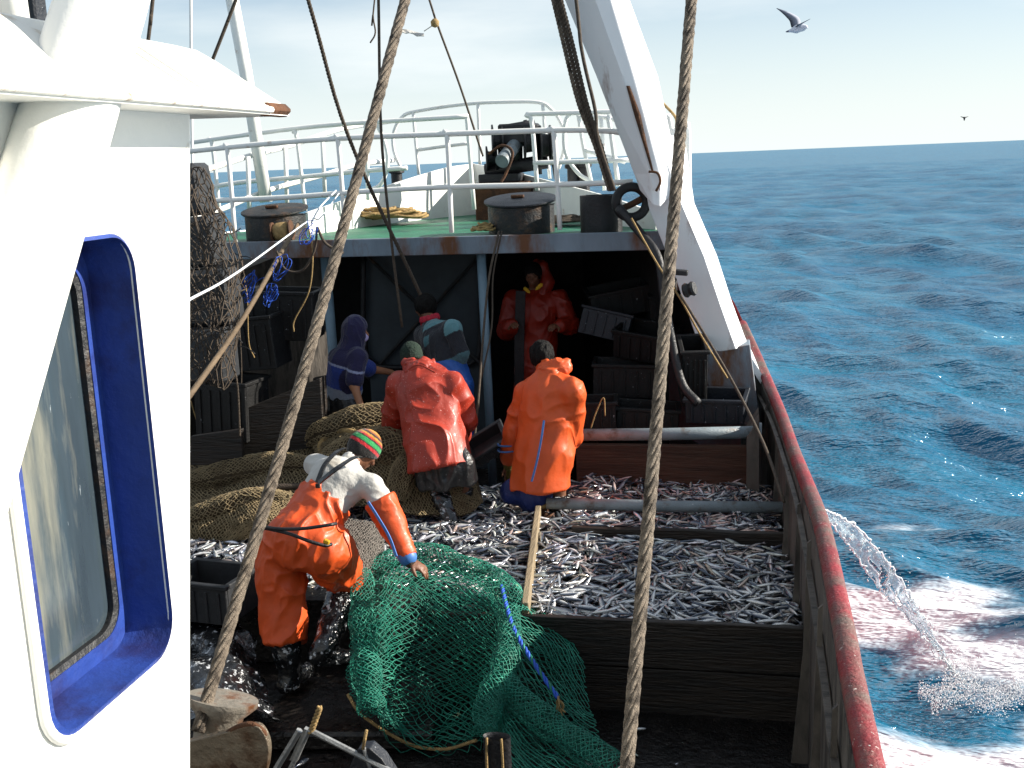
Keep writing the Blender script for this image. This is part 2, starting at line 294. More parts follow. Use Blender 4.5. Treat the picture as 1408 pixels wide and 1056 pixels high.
# signed distance field bodies ------------------------------------------------
class Field:
    def __init__(s, lo, hi, res):
        s.lo = np.array(lo, float); s.res = res; s.n = np.ceil((np.array(hi)-s.lo)/res).astype(int)+1
        s.d = np.full(s.n, 9.0, np.float32)
    def _sub(s, lo, hi):
        a = np.clip(((lo-s.lo)/s.res).astype(int)-1, 0, s.n-1); b = np.clip(((hi-s.lo)/s.res).astype(int)+2, 1, s.n)
        if (b <= a).any(): return None
        sl = tuple(slice(a[i], b[i]) for i in range(3))
        g = np.meshgrid(*[s.lo[i]+s.res*np.arange(a[i], b[i]) for i in range(3)], indexing='ij')
        return sl, np.stack(g, -1)
    def _mix(s, sl, nd, k):
        d = s.d[sl]; nd = nd.astype(np.float32)
        if k > 0:
            h = np.clip(.5+.5*(d-nd)/k, 0, 1); s.d[sl] = d*(1-h)+nd*h-k*h*(1-h)
        else: s.d[sl] = np.minimum(d, nd)
    def cone(s, a, b, ra, rb, k=.02, ax=None, sq=1.0):
        a = np.array(a, float); b = np.array(b, float); rm = max(ra, rb)*max(1, 1/sq if sq < 1 else sq)+k+4*s.res
        r = s._sub(np.minimum(a, b)-rm, np.maximum(a, b)+rm)
        if r is None: return s
        sl, g = r; ab = b-a; L2 = ab@ab+1e-9; t = np.clip(((g-a)@ab)/L2, 0, 1); v = g-a-t[..., None]*ab
        if ax is not None:
            ax = np.array(ax, float); ax /= np.linalg.norm(ax); w = v@ax; v = v+ax*(w*(1/sq-1))[..., None]
        nd = (np.linalg.norm(v, axis=-1)-(ra+(rb-ra)*t))
        if ax is not None: nd = nd*min(1, (1+sq)/2)
        s._mix(sl, nd, k); return s
    def ell(s, c, rad, axes=None, k=.02):
        c = np.array(c, float); rad = np.array(rad, float); rm = rad.max()+k+4*s.res; r = s._sub(c-rm, c+rm)
        if r is None: return s
        sl, g = r; q = g-c
        if axes is not None: q = q@np.array(axes).T
        k0 = np.linalg.norm(q/rad, axis=-1); k1 = np.linalg.norm(q/rad**2, axis=-1)+1e-9
        s._mix(sl, k0*(k0-1)/k1, k); return s
    def cut(s, n, p, k=.0):
        """remove what lies on the +n side of the plane through p"""
        n = np.array(n, float); n /= np.linalg.norm(n); _, g = s._sub(s.lo, s.lo+s.res*s.n); pl = ((g-np.array(p))@n).astype(np.float32)
        s.d = np.maximum(s.d, pl); return s
    def sub(s, c, rad, axes=None):
        c = np.array(c, float); rad = np.array(rad, float); sl, g = s._sub(c-rad.max()-3*s.res, c+rad.max()+3*s.res); q = g-c
        if axes is not None: q = q@np.array(axes).T
        k0 = np.linalg.norm(q/rad, axis=-1); k1 = np.linalg.norm(q/rad**2, axis=-1)+1e-9
        s.d[sl] = np.maximum(s.d[sl], -(k0*(k0-1)/k1).astype(np.float32)); return s
    def mesh(s, it=2):
        d = s.d; d[0] = d[-1] = 1; d[:, 0] = d[:, -1] = 1; d[:, :, 0] = d[:, :, -1] = 1
        sg = d < 0; c = np.zeros(np.array(d.shape)-1, np.int8)
        sl = lambda o: tuple(slice(o[i], d.shape[i]-1+o[i]) for i in range(3))
        off = [(i, j, k) for i in (0, 1) for j in (0, 1) for k in (0, 1)]
        for o in off: c += sg[sl(o)]
        act = (c > 0) & (c < 8); I = np.argwhere(act); idx = np.full(act.shape, -1, np.int64); idx[act] = np.arange(len(I))
        D = {o: d[tuple((I+np.array(o)).T)] for o in off}; acc = np.zeros((len(I), 3)); cnt = np.zeros(len(I))
        for a in off:
            for ax in range(3):
                if a[ax] == 0:
                    b = list(a); b[ax] = 1; b = tuple(b); da, db = D[a], D[b]; m = (da < 0) != (db < 0)
                    t = np.where(m, da/np.where(m, da-db, 1), 0); p = np.array(a, float)[None]+t[:, None]*np.eye(3)[ax][None]
                    acc += p*m[:, None]; cnt += m
        V = s.lo+s.res*(I+acc/cnt[:, None]); F = []
        for ax in range(3):
            a1, a2 = (ax+1) % 3, (ax+2) % 3
            A = sg[tuple(slice(0, -1) if i == ax else slice(1, -1) for i in range(3))]; B = sg[tuple(slice(1, None) if i == ax else slice(1, -1) for i in range(3))]
            for m, flip in ((A & ~B, False), (~A & B, True)):
                E = np.argwhere(m)
                for i in range(3):
                    if i != ax: E[:, i] += 1
                q = []
                for (o1, o2) in ((-1, -1), (0, -1), (0, 0), (-1, 0)):
                    e = E.copy(); e[:, a1] += o1; e[:, a2] += o2; q.append(idx[tuple(e.T)])
                q = np.stack(q, 1)
                F.append(q[:, ::-1] if flip else q)
        F = np.concatenate(F)
        for _ in range(it):
            acc = np.zeros_like(V); cnt = np.zeros(len(V))
            for a, b in ((0, 1), (1, 2), (2, 3), (3, 0)):
                for p, q in ((a, b), (b, a)):
                    for x in range(3): acc[:, x] += np.bincount(F[:, p], V[F[:, q], x], len(V))
                    cnt += np.bincount(F[:, p], minlength=len(V))
            V = V*.4+.6*acc/cnt[:, None]
        return V, F
def vnormals(V, F):
    n = np.cross(V[F[:, 2]]-V[F[:, 0]], V[F[:, 3]]-V[F[:, 1]]); N = np.zeros_like(V)
    for j in range(4):
        for x in range(3): N[:, x] += np.bincount(F[:, j], n[:, x], len(V))
    return N/(np.linalg.norm(N, axis=1)[:, None]+1e-12)
def wrinkle(V, F, amp, freq, axis=(0, 0, 1), st=3.0, seed=0):
    """cloth folds: ridged noise, stretched along axis"""
    a = np.array(axis, float); a /= np.linalg.norm(a); q = V-np.outer(V@a, a)*(1-1/st); q = q*freq+seed*13.7
    w = fbm(q*.55+3.1, 2); q = q+(w[:, None]-.5)*1.6
    r = 1-np.abs(2*vnoise(q)-1); r2 = 1-np.abs(2*vnoise(q*2.1+5)-1)
    return V+vnormals(V, F)*((r**2-.4)*amp+(r2**2-.4)*amp*.62+((1-np.abs(2*vnoise(q*4.3+9)-1))**2-.4)*amp*.10)[:, None]
def garment(name, fld, mk, parent, amp=.012, freq=9, axis=(0, 0, 1), st=3, it=2, colf=None, seed=0):
    V, F = fld.mesh(it); V = wrinkle(V, F, amp, freq, axis, st, seed) if amp else V
    mb = MB(); mb.v = [V]; mb.f = F.tolist(); mb.m = [0]*len(F); mb.n = len(V)
    return mb.build(name, mk, parent, smooth=True, col=None if colf is None else colf(V))
def bounds(pts, pad):
    P = np.array(pts); return P.min(0)-pad, P.max(0)+pad
# ================================================================== SEA
def build_sea():
    r = [0.6]
    while r[-1] < 30000: r.append(r[-1]+max(.035, r[-1]*.0075 if r[-1] < 300 else r[-1]*.05))
    r = np.array(r)
    a1 = np.linspace(R(-44), R(22), 620); a2 = np.linspace(R(22), R(316), 90)[1:-1]
    th = np.concatenate([a1, a2]); n = len(th); k = len(r)
    X = r[:, None]*np.sin(th)[None]; Y = r[:, None]*np.cos(th)[None]; Z = np.zeros_like(X); DX = np.zeros_like(X); DY = np.zeros_like(X)
    sp = np.gradient(r)[:, None]*np.ones((1, n)); sp = np.maximum(sp, r[:, None]*R(66)/620*.6); g = np.random.default_rng(11)
    for i in range(78):
        lam = 0.28*(44**(i/77.0)); ang = R(205)+g.normal(0, .62 if lam < 4 else .38); kk = 2*np.pi/lam
        amp = .0105*lam**.95*(1.0 if lam < 3 else .8 if lam < 6 else .6)*g.uniform(.5, 1.3); ph = g.uniform(0, 6.28)
        fade = np.clip((lam/sp-2.2)/3, 0, 1); arg = kk*(X*math.sin(ang)+Y*math.cos(ang))+ph+1.3*np.sin(kk*.13*(X*math.cos(ang)-Y*math.sin(ang))+ph*3)
        Z += amp*fade*np.cos(arg); DX -= amp*.8*fade*math.sin(ang)*np.sin(arg); DY -= amp*.8*fade*math.cos(ang)*np.sin(arg)
    # disturbed, foam-laden water where the pumps discharge beside the hull
    x, y = X, Y
    P = np.stack([x*1.0, y*1.0, np.zeros_like(x)], -1)
    wv = fbm(P*np.array([.7, .9, 1]), 3)-.5; wv2 = fbm(P*3.1, 2)-.5
    def band(cx, cy, sx, sy, rot=0):
        u = (x-cx)*math.cos(rot)+(y-cy)*math.sin(rot); v = -(x-cx)*math.sin(rot)+(y-cy)*math.cos(rot)
        return np.exp(-(np.abs(u/sx)**4+np.abs((v+wv*1.2)/sy)**4))
    foam = np.maximum.reduce([band(1.0, 9.8, 1.5, .75, .0), band(1.6, 6.75, 3.6, 1.35, -.08), .5*band(2.9, 9.45, 1.7, .22, -.05), .85*band(2.3, 8.7, 1.1, .30, -.25), .30*band(2.6, 11.6, 1.6, .28, .7), .28*band(1.6, 13.0, .9, .7, .1)])
    foam = np.clip(foam+wv2*.35*(foam > .05), 0, 1)
    Z += foam*(wv2*.10+.02)
    near = np.clip(1-np.maximum(0, r[:, None]-14)/10, 0, 1)
    Z *= 1-.45*foam
    V = np.stack([X+DX, Y+DY, Z-.9], -1).reshape(-1, 3)
    i = np.arange(k-1)[:, None]; j = np.arange(n)[None]; j2 = (j+1) % n
    F = np.stack([i*n+j, i*n+j2, (i+1)*n+j2, (i+1)*n+j], -1).reshape(-1, 4)
    me = bpy.data.meshes.new('sea'); me.vertices.add(len(V)+1); me.vertices.foreach_set('co', np.concatenate([V, [[0, 0, -.9]]]).ravel())
    me.loops.add(F.size); me.loops.foreach_set('vertex_index', F[:, ::-1].ravel().astype(np.int32)); me.polygons.add(len(F))
    me.polygons.foreach_set('loop_start', np.arange(0, F.size, 4, dtype=np.int32)); me.polygons.foreach_set('use_smooth', [True]*len(F))
    at = me.attributes.new('foam', 'FLOAT', 'POINT'); at.data.foreach_set('value', np.append(foam.ravel(), 0).astype(np.float32))
    me.update(calc_edges=True); me.validate()
    m = bpy.data.materials.new('sea_water'); m.use_nodes = True; nn = m.node_tree.nodes; l = m.node_tree.links.new; b = nn['Principled BSDF']
    t = nn.new('ShaderNodeTexCoord'); 
    def noise(sc, det, st=(1, 1, 1), rg=.6):
        mp_ = nn.new('ShaderNodeMapping'); mp_.inputs['Scale'].default_value = st; l(t.outputs['Object'], mp_.inputs[0])
        q = nn.new('ShaderNodeTexNoise'); q.inputs['Scale'].default_value = sc; q.inputs['Detail'].default_value = det; q.inputs['Roughness'].default_value = rg; l(mp_.outputs[0], q.inputs['Vector']); return q.outputs['Fac']
    # colour: deep blue with greener patches; foam by the attribute, broken by noise
    cr_ = nn.new('ShaderNodeValToRGB'); cr_.color_ramp.elements[0].color = (.006, .098, .192, 1); cr_.color_ramp.elements[1].color = (.010, .142, .245, 1)
    cr_.color_ramp.elements[0].position = .35; cr_.color_ramp.elements[1].position = .65; l(noise(.35, 4, (.6, 1.2, 1)), cr_.inputs[0])
    a = nn.new('ShaderNodeAttribute'); a.attribute_name = 'foam'
    f1 = noise(2.6, 9, (.55, 1.3, 1), .68)
    ad = nn.new('ShaderNodeMath'); ad.operation = 'ADD'; l(a.outputs['Fac'], ad.inputs[0]); l(f1, ad.inputs[1])
    mr = nn.new('ShaderNodeMapRange'); mr.inputs['From Min'].default_value = .74; mr.inputs['From Max'].default_value = 1.22; l(ad.outputs[0], mr.inputs[0])
    fc = nn.new('ShaderNodeMix'); fc.data_type = 'RGBA'; l(noise(1.1, 5, (.5, 1.5, 1)), fc.inputs['Factor']); fc.inputs[6].default_value = (.68, .70, .73, 1); fc.inputs[7].default_value = (.68, .74, .80, 1)
    mi = nn.new('ShaderNodeMix'); mi.data_type = 'RGBA'; l(mr.outputs[0], mi.inputs['Factor']); l(cr_.outputs[0], mi.inputs[6]); l(fc.outputs[2], mi.inputs[7]); l(mi.outputs[2], b.inputs['Base Color'])
    rr = nn.new('ShaderNodeMapRange'); rr.inputs['To Min'].default_value = .12; rr.inputs['To Max'].default_value = .7; l(mr.outputs[0], rr.inputs[0]); l(rr.outputs[0], b.inputs['Roughness'])
    b.inputs['Specular IOR Level'].default_value = .0
    b1 = nn.new('ShaderNodeBump'); b1.inputs['Strength'].default_value = .5; b1.inputs['Distance'].default_value = .085; l(noise(1.9, 7, (.8, 2.0, 1), .55), b1.inputs['Height'])
    b2 = nn.new('ShaderNodeBump'); b2.inputs['Strength'].default_value = 1; b2.inputs['Distance'].default_value = 1.2; l(noise(.13, 8, (.6, 1.8, 1), .66), b2.inputs['Height']); l(b2.outputs[0], b1.inputs['Normal'])
    l(b1.outputs[0], b.inputs['Normal'])
    gl_ = nn.new('ShaderNodeBsdfGlossy'); gl_.inputs['Color'].default_value = (.92, .96, 1, 1); gl_.inputs['Roughness'].default_value = .13; l(b1.outputs[0], gl_.inputs['Normal'])
    fr_ = nn.new('ShaderNodeFresnel'); fr_.inputs['IOR'].default_value = 1.33; l(b1.outputs[0], fr_.inputs['Normal'])
    # real sea slopes hide the mirror-like grazing angles: cap the reflectance, none on foam
    mn = nn.new('ShaderNodeMapRange'); mn.inputs['From Max'].default_value = .75; mn.inputs['To Max'].default_value = .34; l(fr_.outputs[0], mn.inputs[0])
    m2 = nn.new('ShaderNodeMath'); m2.operation = 'SUBTRACT'; m2.use_clamp = True; l(mn.outputs[0], m2.inputs[0]); l(mr.outputs[0], m2.inputs[1])
    ms = nn.new('ShaderNodeMixShader'); l(m2.outputs[0], ms.inputs[0]); l(b.outputs[0], ms.inputs[1]); l(gl_.outputs[0], ms.inputs[2]); l(ms.outputs[0], nn['Material Output'].inputs[0])
    me.materials.append(m); o = bpy.data.objects.new('sea', me); C.objects.link(o); tag(o, kind='structure')
build_sea()
# ================================================================== SHIP: hull, decks
RAILP = [PY(1195, 1044, 3.4)+np.array([0, -5.4, 0])]+[PY(x, y, Y) for x, y, Y in [(1195, 1044, 3.4), (1165, 868, 4.4), (1131, 727, 5.8), (1110, 667, 7), (1091, 619, 8), (1075, 572, 9), (1057, 528, 10), (1036, 479, 11), (1005, 412, 12)]]
RAILP[2][0] = .42
RC = spline(RAILP, 6)
RAILC = np.concatenate([RC, spline([RC[-1], (-.5, 13, 2.2), (-1.5, 14.2, 2.75), (-3.2, 15.1, 3.3)], 6)[1:]])
def edgeX(Y): return np.interp(Y, RAILC[:, 1], RAILC[:, 0])
CX = -3.5
hb = MB(); st = []
for p in RAILC[:-1:2]:
    st.append([(p[0]+.035, p[1], p[2]-.03), (p[0]+.07, p[1], 0.1), (p[0]-.1, p[1], -.9), (p[0]-.7, p[1], -1.8)])
hb.loft(st, closed=False, cap=False)
st2 = [[(2*CX-q[0], q[1], q[2]) for q in s_] for s_ in st]
hb.loft(st2, closed=False, cap=False)
hull = hb.build('hull_side', 'hull', None, smooth=True)
tag(hull, 'red painted outer hull side of the fishing boat below the rail', 'hull')
dk = MB(); ys = [-2, 3, 5, 7, 9, 10.5, 12, 13.5, 14.8]
dk.loft([[(edgeX(y)+.04, y, 0), (2*CX-edgeX(y)-.04, y, 0)] for y in ys], closed=False, cap=False)
tag(dk.build('deck', 'wetdeck'), 'dark wet working deck of the boat littered with scraps', 'deck', kind='structure')
# starboard bulwark: plating, ribs, cap rail
bw = thing('bulwark', 'weathered steel bulwark with round red rail along the right side of the deck', 'bulwark', (.4, 6, 0))
pl = MB(); pl.loft([[(p[0]-.055, p[1], 0.02), (p[0]-.045, p[1], p[2]-.04), (p[0]+.01, p[1], p[2]-.04), (p[0]+.01, p[1], 0.02)] for p in RAILC[:52:2]])
pl.build('plating', 'bulw', bw)
MB().tube(RAILC[:52], .047, 14).build('cap_rail', 'rail', bw, smooth=True)
for y in np.arange(2.9, 10, .95):
    x = edgeX(y); z = np.interp(y, RAILC[:, 1], RAILC[:, 2]); zb = .05
    MB().prism([(x-.06, y, zb), (x-.15, y, zb), (x-.095, y, .7), (x-.08, y, z-.07), (x-.06, y, z-.05)], (0, .018, 0)).build('rib', 'bulw', bw)
st = MB(); st.loft([[(p[0]-.056, p[1], 1.16), (p[0]-.085, p[1], 1.16), (p[0]-.085, p[1], 1.19), (p[0]-.056, p[1], 1.19)] for p in RAILC[2:50:2]]); st.build('stringer', 'bulw', bw)
bp = thing('bulwark', 'far port side bulwark behind the nets and tyres', 'bulwark', (2*CX-.4, 6, 0))
MIR = RAILC.copy(); MIR[:, 0] = 2*CX-MIR[:, 0]
pl = MB(); pl.loft([[(p[0]+.055, p[1], 0.02), (p[0]+.045, p[1], p[2]-.04), (p[0]-.01, p[1], p[2]-.04), (p[0]-.01, p[1], 0.02)] for p in MIR[::2]]); pl.build('plating', 'bulw', bp)
MB().tube(MIR[:52], .052, 10).build('cap_rail', 'rail', bp, smooth=True)
# raised foredeck
FZ = 2.70
SE = [(-.62, 10.2), (-.85, 11.2), (-1.25, 12.3), (-2.2, 13.9), (-3.5, 14.9)]
PE = [(2*CX-x, y) for x, y in SE[::-1]][1:]
outl = SE+PE
fd = MB(); fd.prism([(x, y, FZ-.03) for x, y in outl], (0, 0, .03)); fdo = fd.build('foredeck', 'green'); tag(fdo, 'green painted raised foredeck plating', 'foredeck', kind='structure')
fb = MB(); fb.box((CX+.02, 10.17, FZ-.07), (5.85, .06, .17), bev=.006); fb.box((CX+.02, 10.24, FZ-.145), (5.85, .14, .02)); fo = fb.build('deck_beam', 'beam'); tag(fo, 'rust streaked grey blue edge beam across the front of the green foredeck', 'beam')
# flared side between rail and foredeck, starboard and port
for sgn in (1, -1):
    sd_ = MB(); rings = []
    for i, (x, y) in enumerate(SE):
        yy = y; xr = edgeX(yy); zr = np.interp(yy, RAILC[:, 1], RAILC[:, 2])
        q = [(xr+.0, yy, min(zr, FZ)-.03), (x, yy, FZ+.015), (x-.02, yy, FZ-.04), (xr-.03, yy, min(zr, FZ)-.09)]
        rings.append([(2*CX-a, b_, c) if sgn < 0 else (a, b_, c) for a, b_, c in q])
    sd_.loft(rings); o = sd_.build('forecastle_side', 'gantry'); tag(o, 'white slanting hull plating beside the %s edge of the foredeck' % ('starboard' if sgn > 0 else 'port'), 'hull plating')
# forecastle interior: bulkhead with door, dark walls, pillars
fc = thing('bulkhead', 'dim grey bulkhead with cross bracing under the foredeck', 'bulkhead', (-3.4, 11.6, 0))
def P3(x, y, Y): return tuple(PY(x, y, Y))
a_, b_ = PY(497, 345, 11.5), PY(668, 345, 11.5)
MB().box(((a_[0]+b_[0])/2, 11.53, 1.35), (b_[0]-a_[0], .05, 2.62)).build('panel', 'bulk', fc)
MB().tube([P3(505, 520, 11.46), P3(660, 352, 11.46)], .022, 6).build('brace', 'dark', fc); MB().tube([P3(505, 352, 11.42), P3(660, 500, 11.42)], .022, 6).build('brace', 'dark', fc)
dfr = spline([P3(500, 350, 11.45), P3(500, 470, 11.45), P3(512, 498, 11.45), P3(540, 505, 11.45), P3(620, 503, 11.45), P3(650, 498, 11.45), P3(660, 470, 11.45), P3(660, 350, 11.45)], 6)
MB().tube(dfr, .03, 6).build('frame', 'black', fc, smooth=True)
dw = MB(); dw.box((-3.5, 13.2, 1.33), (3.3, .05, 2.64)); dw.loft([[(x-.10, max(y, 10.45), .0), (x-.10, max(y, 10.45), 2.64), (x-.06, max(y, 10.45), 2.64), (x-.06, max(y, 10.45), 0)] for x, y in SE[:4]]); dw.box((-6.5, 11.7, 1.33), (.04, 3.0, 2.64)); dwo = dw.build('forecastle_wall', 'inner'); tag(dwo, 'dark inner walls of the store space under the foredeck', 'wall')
for (x0, y0, x1, y1, Yp, r, lb) in [(661, 341, 676, 582, 10.32, .045, 'grey blue pillar holding up the foredeck behind the red jacket'), (447, 352, 458, 474, 10.5, .05, 'grey pillar holding up the foredeck beside the purple hood')]:
    a = PY(x0, y0, Yp); b = PY(x1, y1, Yp)
    pq = thing('pillar', lb, 'pillar', (a[0], Yp, .5)); MB().tube([(a[0], Yp, FZ-.1), (a[0]+.02, Yp, 0)], r, 12).build('post', 'pillar', pq, smooth=True)
    MB().lathe([(r*1.7, FZ-.12), (r*1.7, FZ-.10)], (a[0], Yp, 0), n=12).build('flange', 'pillar', pq)
# foredeck bow bulwarks (white plates)
def sheet(name, top, zb, lab, mk='white', th=.03):
    T = [np.array(p) for p in top]; mb = MB(); rings = []
    for i, p in enumerate(T):
        d = T[min(i+1, len(T)-1)]-T[max(i-1, 0)]; nrm = np.array([d[1], -d[0], 0]); nrm /= np.linalg.norm(nrm)
        rings.append([p, p+nrm*th, (p[0]+nrm[0]*th, p[1]+nrm[1]*th, zb), (p[0], p[1], zb)])
    mb.loft(rings); o = mb.build(name, mk); tag(o, lab, 'bulwark'); return o
sheet('bow_bulwark', spline([P3(420, 292, 11.2), P3(480, 272, 12.2), P3(540, 252, 13.2), P3(610, 231, 14.2), P3(650, 225, 14.7)], 4), FZ-.2, 'white painted low bow bulwark on the port side of the green foredeck')
sheet('bow_bulwark', spline([P3(652, 225, 14.7), P3(690, 232, 14.2), P3(735, 243, 13.5), P3(790, 257, 12.6), P3(838, 270, 11.6), P3(905, 292, 10.6)], 4), FZ-.2, 'white painted low bow bulwark to the right of the windlass')
# ================================================================== railings
def railing(lab, Y, rails, posts, r=.024, mk='white', name='railing'):
    t = None
    def pt(q): return PY(q[0], q[1], q[2] if len(q) > 2 else Y)
    base = pt(posts[0][1]) if posts else pt(rails[0][0])
    t = thing(name, lab, 'railing', base)
    for q in rails: MB().tube(spline([pt(a) for a in q], 5), r, 8).build('rail', mk, t, smooth=True)
    for q in posts: MB().tube(spline([pt(a) for a in q], 4) if len(q) > 2 else [pt(a) for a in q], r*.92, 8).build('post', mk, t, smooth=True)
    return t
railing('white two rail railing along the aft edge of the foredeck above the beam', 10.22,
    [[(250, 209), (350, 199), (470, 190), (620, 184), (765, 179), (835, 180), (870, 186)], [(270, 277), (400, 271), (520, 262), (620, 257), (765, 254), (870, 250)]],
    [[(307, 203), (313, 209), (324, 334)], [(459, 191), (465, 197), (475, 322)], [(608, 185), (615, 191), (621, 320)], [(755, 180), (762, 187), (770, 316)]], r=.026)
railing('white railing with an open end on the left middle of the foredeck', 12.0,
    [[(262, 196), (290, 192), (340, 185), (440, 173), (560, 165), (644, 160)], [(262, 262), (330, 251), (420, 243), (500, 235), (560, 231)]],
    [[(286, 192), (292, 200), (302, 292)], [(402, 181), (408, 190), (420, 290)], [(498, 168), (503, 178), (506, 275)], [(641, 160), (643, 175), (652, 288)],
     [(516, 167), (527, 190), (533, 215), (530, 240), (522, 255), (508, 262)]], r=.026)
railing('white railing on the right middle of the foredeck behind the grey chute pipes', 12.0,
    [[(727, 160), (728, 157), (790, 155), (860, 153)], [(733, 224), (800, 222), (866, 220)]],
    [[(727, 158), (732, 175), (739, 262)], [(834, 160), (838, 170), (850, 256)]], r=.026)
railing('sunlit white port side railing climbing towards the bow', 12.0,
    [[(262, 240, 10.6), (298, 229, 11), (348, 213, 11.7), (400, 200, 12.5), (467, 178, 13.5), (541, 166, 14.3)], [(262, 300, 10.6), (301, 289, 11), (368, 262, 11.8), (440, 242, 12.8), (490, 227, 13.5), (541, 220, 14.3)]],
    [[(341, 215, 11.5), (343, 300, 11.5)], [(392, 202, 12.3), (395, 288, 12.3)], [(443, 187, 13.1), (447, 272, 13.1)]], r=.030)
railing('curved white pulpit railing round the bow behind the windlass', 14.3,
    [[(552, 232), (542, 208), (541, 184), (552, 162), (572, 153), (640, 143), (700, 140), (742, 141), (758, 150), (770, 166), (777, 187), (774, 212), (768, 232)], [(575, 206), (610, 201), (645, 197)]],
    [[(568, 154), (571, 190), (576, 240)], [(657, 142), (659, 190), (660, 226)], [(746, 142), (750, 190), (756, 246)]], r=.024)
railing('white looped railing on the starboard bow beside the white gantry leg', 12.8,
    [[(796, 154), (784, 156), (777, 170), (776, 200), (783, 222), (797, 240), (812, 249)], [(796, 161), (812, 160), (840, 163), (866, 176)], [(803, 206), (830, 214), (860, 223)]],
    [[(795, 158), (803, 205), (813, 250)], [(826, 162), (829, 200), (831, 262)], [(836, 164), (843, 200), (851, 254)]], r=.024)
railing('short white railing standing outside the gantry leg next to the sea', 10.9,
    [[(900, 162), (922, 160)], [(910, 184), (930, 179), (947, 176)], [(925, 243), (948, 238)]],
    [[(943, 172), (946, 178), (948, 285)], [(920, 160), (926, 200), (930, 262)]], r=.028)
railing('thin white port side mast stay pole rising behind the wheelhouse roof', 11.0, [], [[(259, -400), (262, -30), (263, 120), (265, 260)]], r=.018, name='stay_pole')
# ================================================================== masts and gantry
mp_ = thing('mast', 'slanting white tubular mast leg rising from the port side of the foredeck', 'mast', PY(368, 285, 11.6))
MB().tube([PY(232, -420, 11.6), PY(308, -60, 11.6), PY(338, 100, 11.6), PY(366, 278, 11.6)], .072, 14).build('tube', 'white', mp_, smooth=True)
gl = thing('gantry_leg', 'massive white gantry leg with rust streak leaning inboard over the starboard rail', 'gantry', PY(1000, 480, 9.9))
def ring(pts): return [PY(*p) for p in pts]
# main inner box (grey shaded face, rusty rounded corner band, bright side)
MB().loft([ring([(608, -400, 9.85), (652, -400, 9.72), (676, -400, 9.74), (699, -400, 10.0), (679, -400, 10.25), (619, -400, 10.25)]),
           ring([(764, -30, 9.85), (808, -30, 9.72), (832, -30, 9.74), (855, -30, 10.0), (835, -30, 10.25), (775, -30, 10.25)]),
           ring([(820, 105, 9.85), (856, 105, 9.72), (872, 105, 9.73), (905, 105, 10.0), (890, 105, 10.25), (830, 105, 10.25)]),
           ring([(871, 238, 9.85), (893, 240, 9.72), (908, 240, 9.73), (933, 236, 10.0), (925, 236, 10.25), (885, 236, 10.25)]),
           ring([(880, 262, 9.85), (897, 282, 9.72), (908, 285, 9.73), (928, 262, 10.0), (925, 262, 10.25), (893, 262, 10.25)])]).build('upper_leg', 'gantry', gl, bevel=.012)
MB().loft([[PY(861, 118, 9.70), PY(866, 118, 9.70), PY(866, 118, 9.74), PY(861, 118, 9.74)], [PY(872, 158, 9.69), PY(881, 158, 9.69), PY(881, 158, 9.74), PY(872, 158, 9.74)], [PY(885, 200, 9.70), PY(890, 200, 9.70), PY(890, 200, 9.74), PY(885, 200, 9.74)], [PY(896, 236, 9.70), PY(899, 236, 9.70), PY(899, 236, 9.74), PY(896, 236, 9.74)]]).build('rust_streak', 'rust', gl, smooth=True)
# wedge foot: shaded aft-port face and bright outboard face
MB().loft([ring([(868, 190, 9.95), (905, 190, 9.86), (941, 186, 10.15), (925, 186, 10.5), (885, 190, 10.5)]),
           ring([(893, 290, 9.93), (938, 282, 9.84), (955, 280, 10.15), (945, 282, 10.5), (905, 290, 10.5)]),
           ring([(918, 352, 9.92), (968, 352, 9.83), (986, 352, 10.15), (975, 352, 10.5), (930, 352, 10.5)]),
           ring([(942, 420, 9.90), (990, 418, 9.82), (1006, 414, 10.1), (1000, 414, 10.4), (955, 420, 10.4)]),
           ring([(965, 487, 9.88), (1012, 480, 9.80), (1028, 474, 10.05), (1022, 474, 10.3), (980, 487, 10.3)])]).build('foot', 'gantry', gl, bevel=.008)
MB().prism([PY(962, 486, 9.84), PY(1031, 474, 9.84), PY(1046, 590, 9.84), PY(985, 575, 9.84)], (0, .3, 0)).build('base_box', 'beam', gl, bevel=.008)
lug = MB(); lug.prism([PY(893, 238, 9.66), PY(906, 238, 9.66), PY(909, 262, 9.66), PY(897, 262, 9.66)], (0, .05, 0)); lug.build('lug', 'gantry', gl, bevel=.006)
MB().tube(spline([PY(892, 236, 9.63), PY(904, 238, 9.62), PY(908, 250, 9.62), PY(902, 263, 9.62)], 5), .012, 6).build('shackle', 'rust', gl, smooth=True)
# ================================================================== foredeck gear
def drum(lab, x, ytop, w, h, Y, wz=1.0, handle=True, mk='dark', lidmk='dark', tilt=0, zb=FZ):
    c = PY(x, ytop, Y); r = w/2; t = thing('rope_drum', lab, 'drum', (c[0], Y, zb)); zt = c[2]
    MB().lathe([(r*.93, zb), (r*.93, zt-.02), (r*.97, zt-.02)], (c[0], Y, 0), n=36).build('barrel', mk, t, smooth=True, sharp=40)
    MB().lathe([(r*1.0, -.015), (r*1.03, -.005), (r*1.03, .008), (r*.98, .014), (0, .02)], (c[0], Y, zt+.03), (0, -.15, 1), n=40).build('lid', lidmk, t, smooth=True, sharp=40)
    if handle: MB().box((c[0]-.03, Y, zt+.065), (.13, .05, .03), bev=.008).build('handle', 'rust', t)
    return c
c = drum('flat lidded dark steel drum at the left end of the foredeck edge', 378, 293, .66, .3, 10.62)
sp = thing('rope_spool', 'small rusty spool wound with pale rope in front of the left drum', 'spool', PY(390, 318, 10.28))
q = PY(388, 318, 10.28); MB().lathe([(.10, -.10), (.10, -.085), (.06, -.08), (.06, .08), (.10, .085), (.10, .10)], q, (1, .1, .1), n=24).build('reel', 'rust', sp, smooth=True, sharp=40)
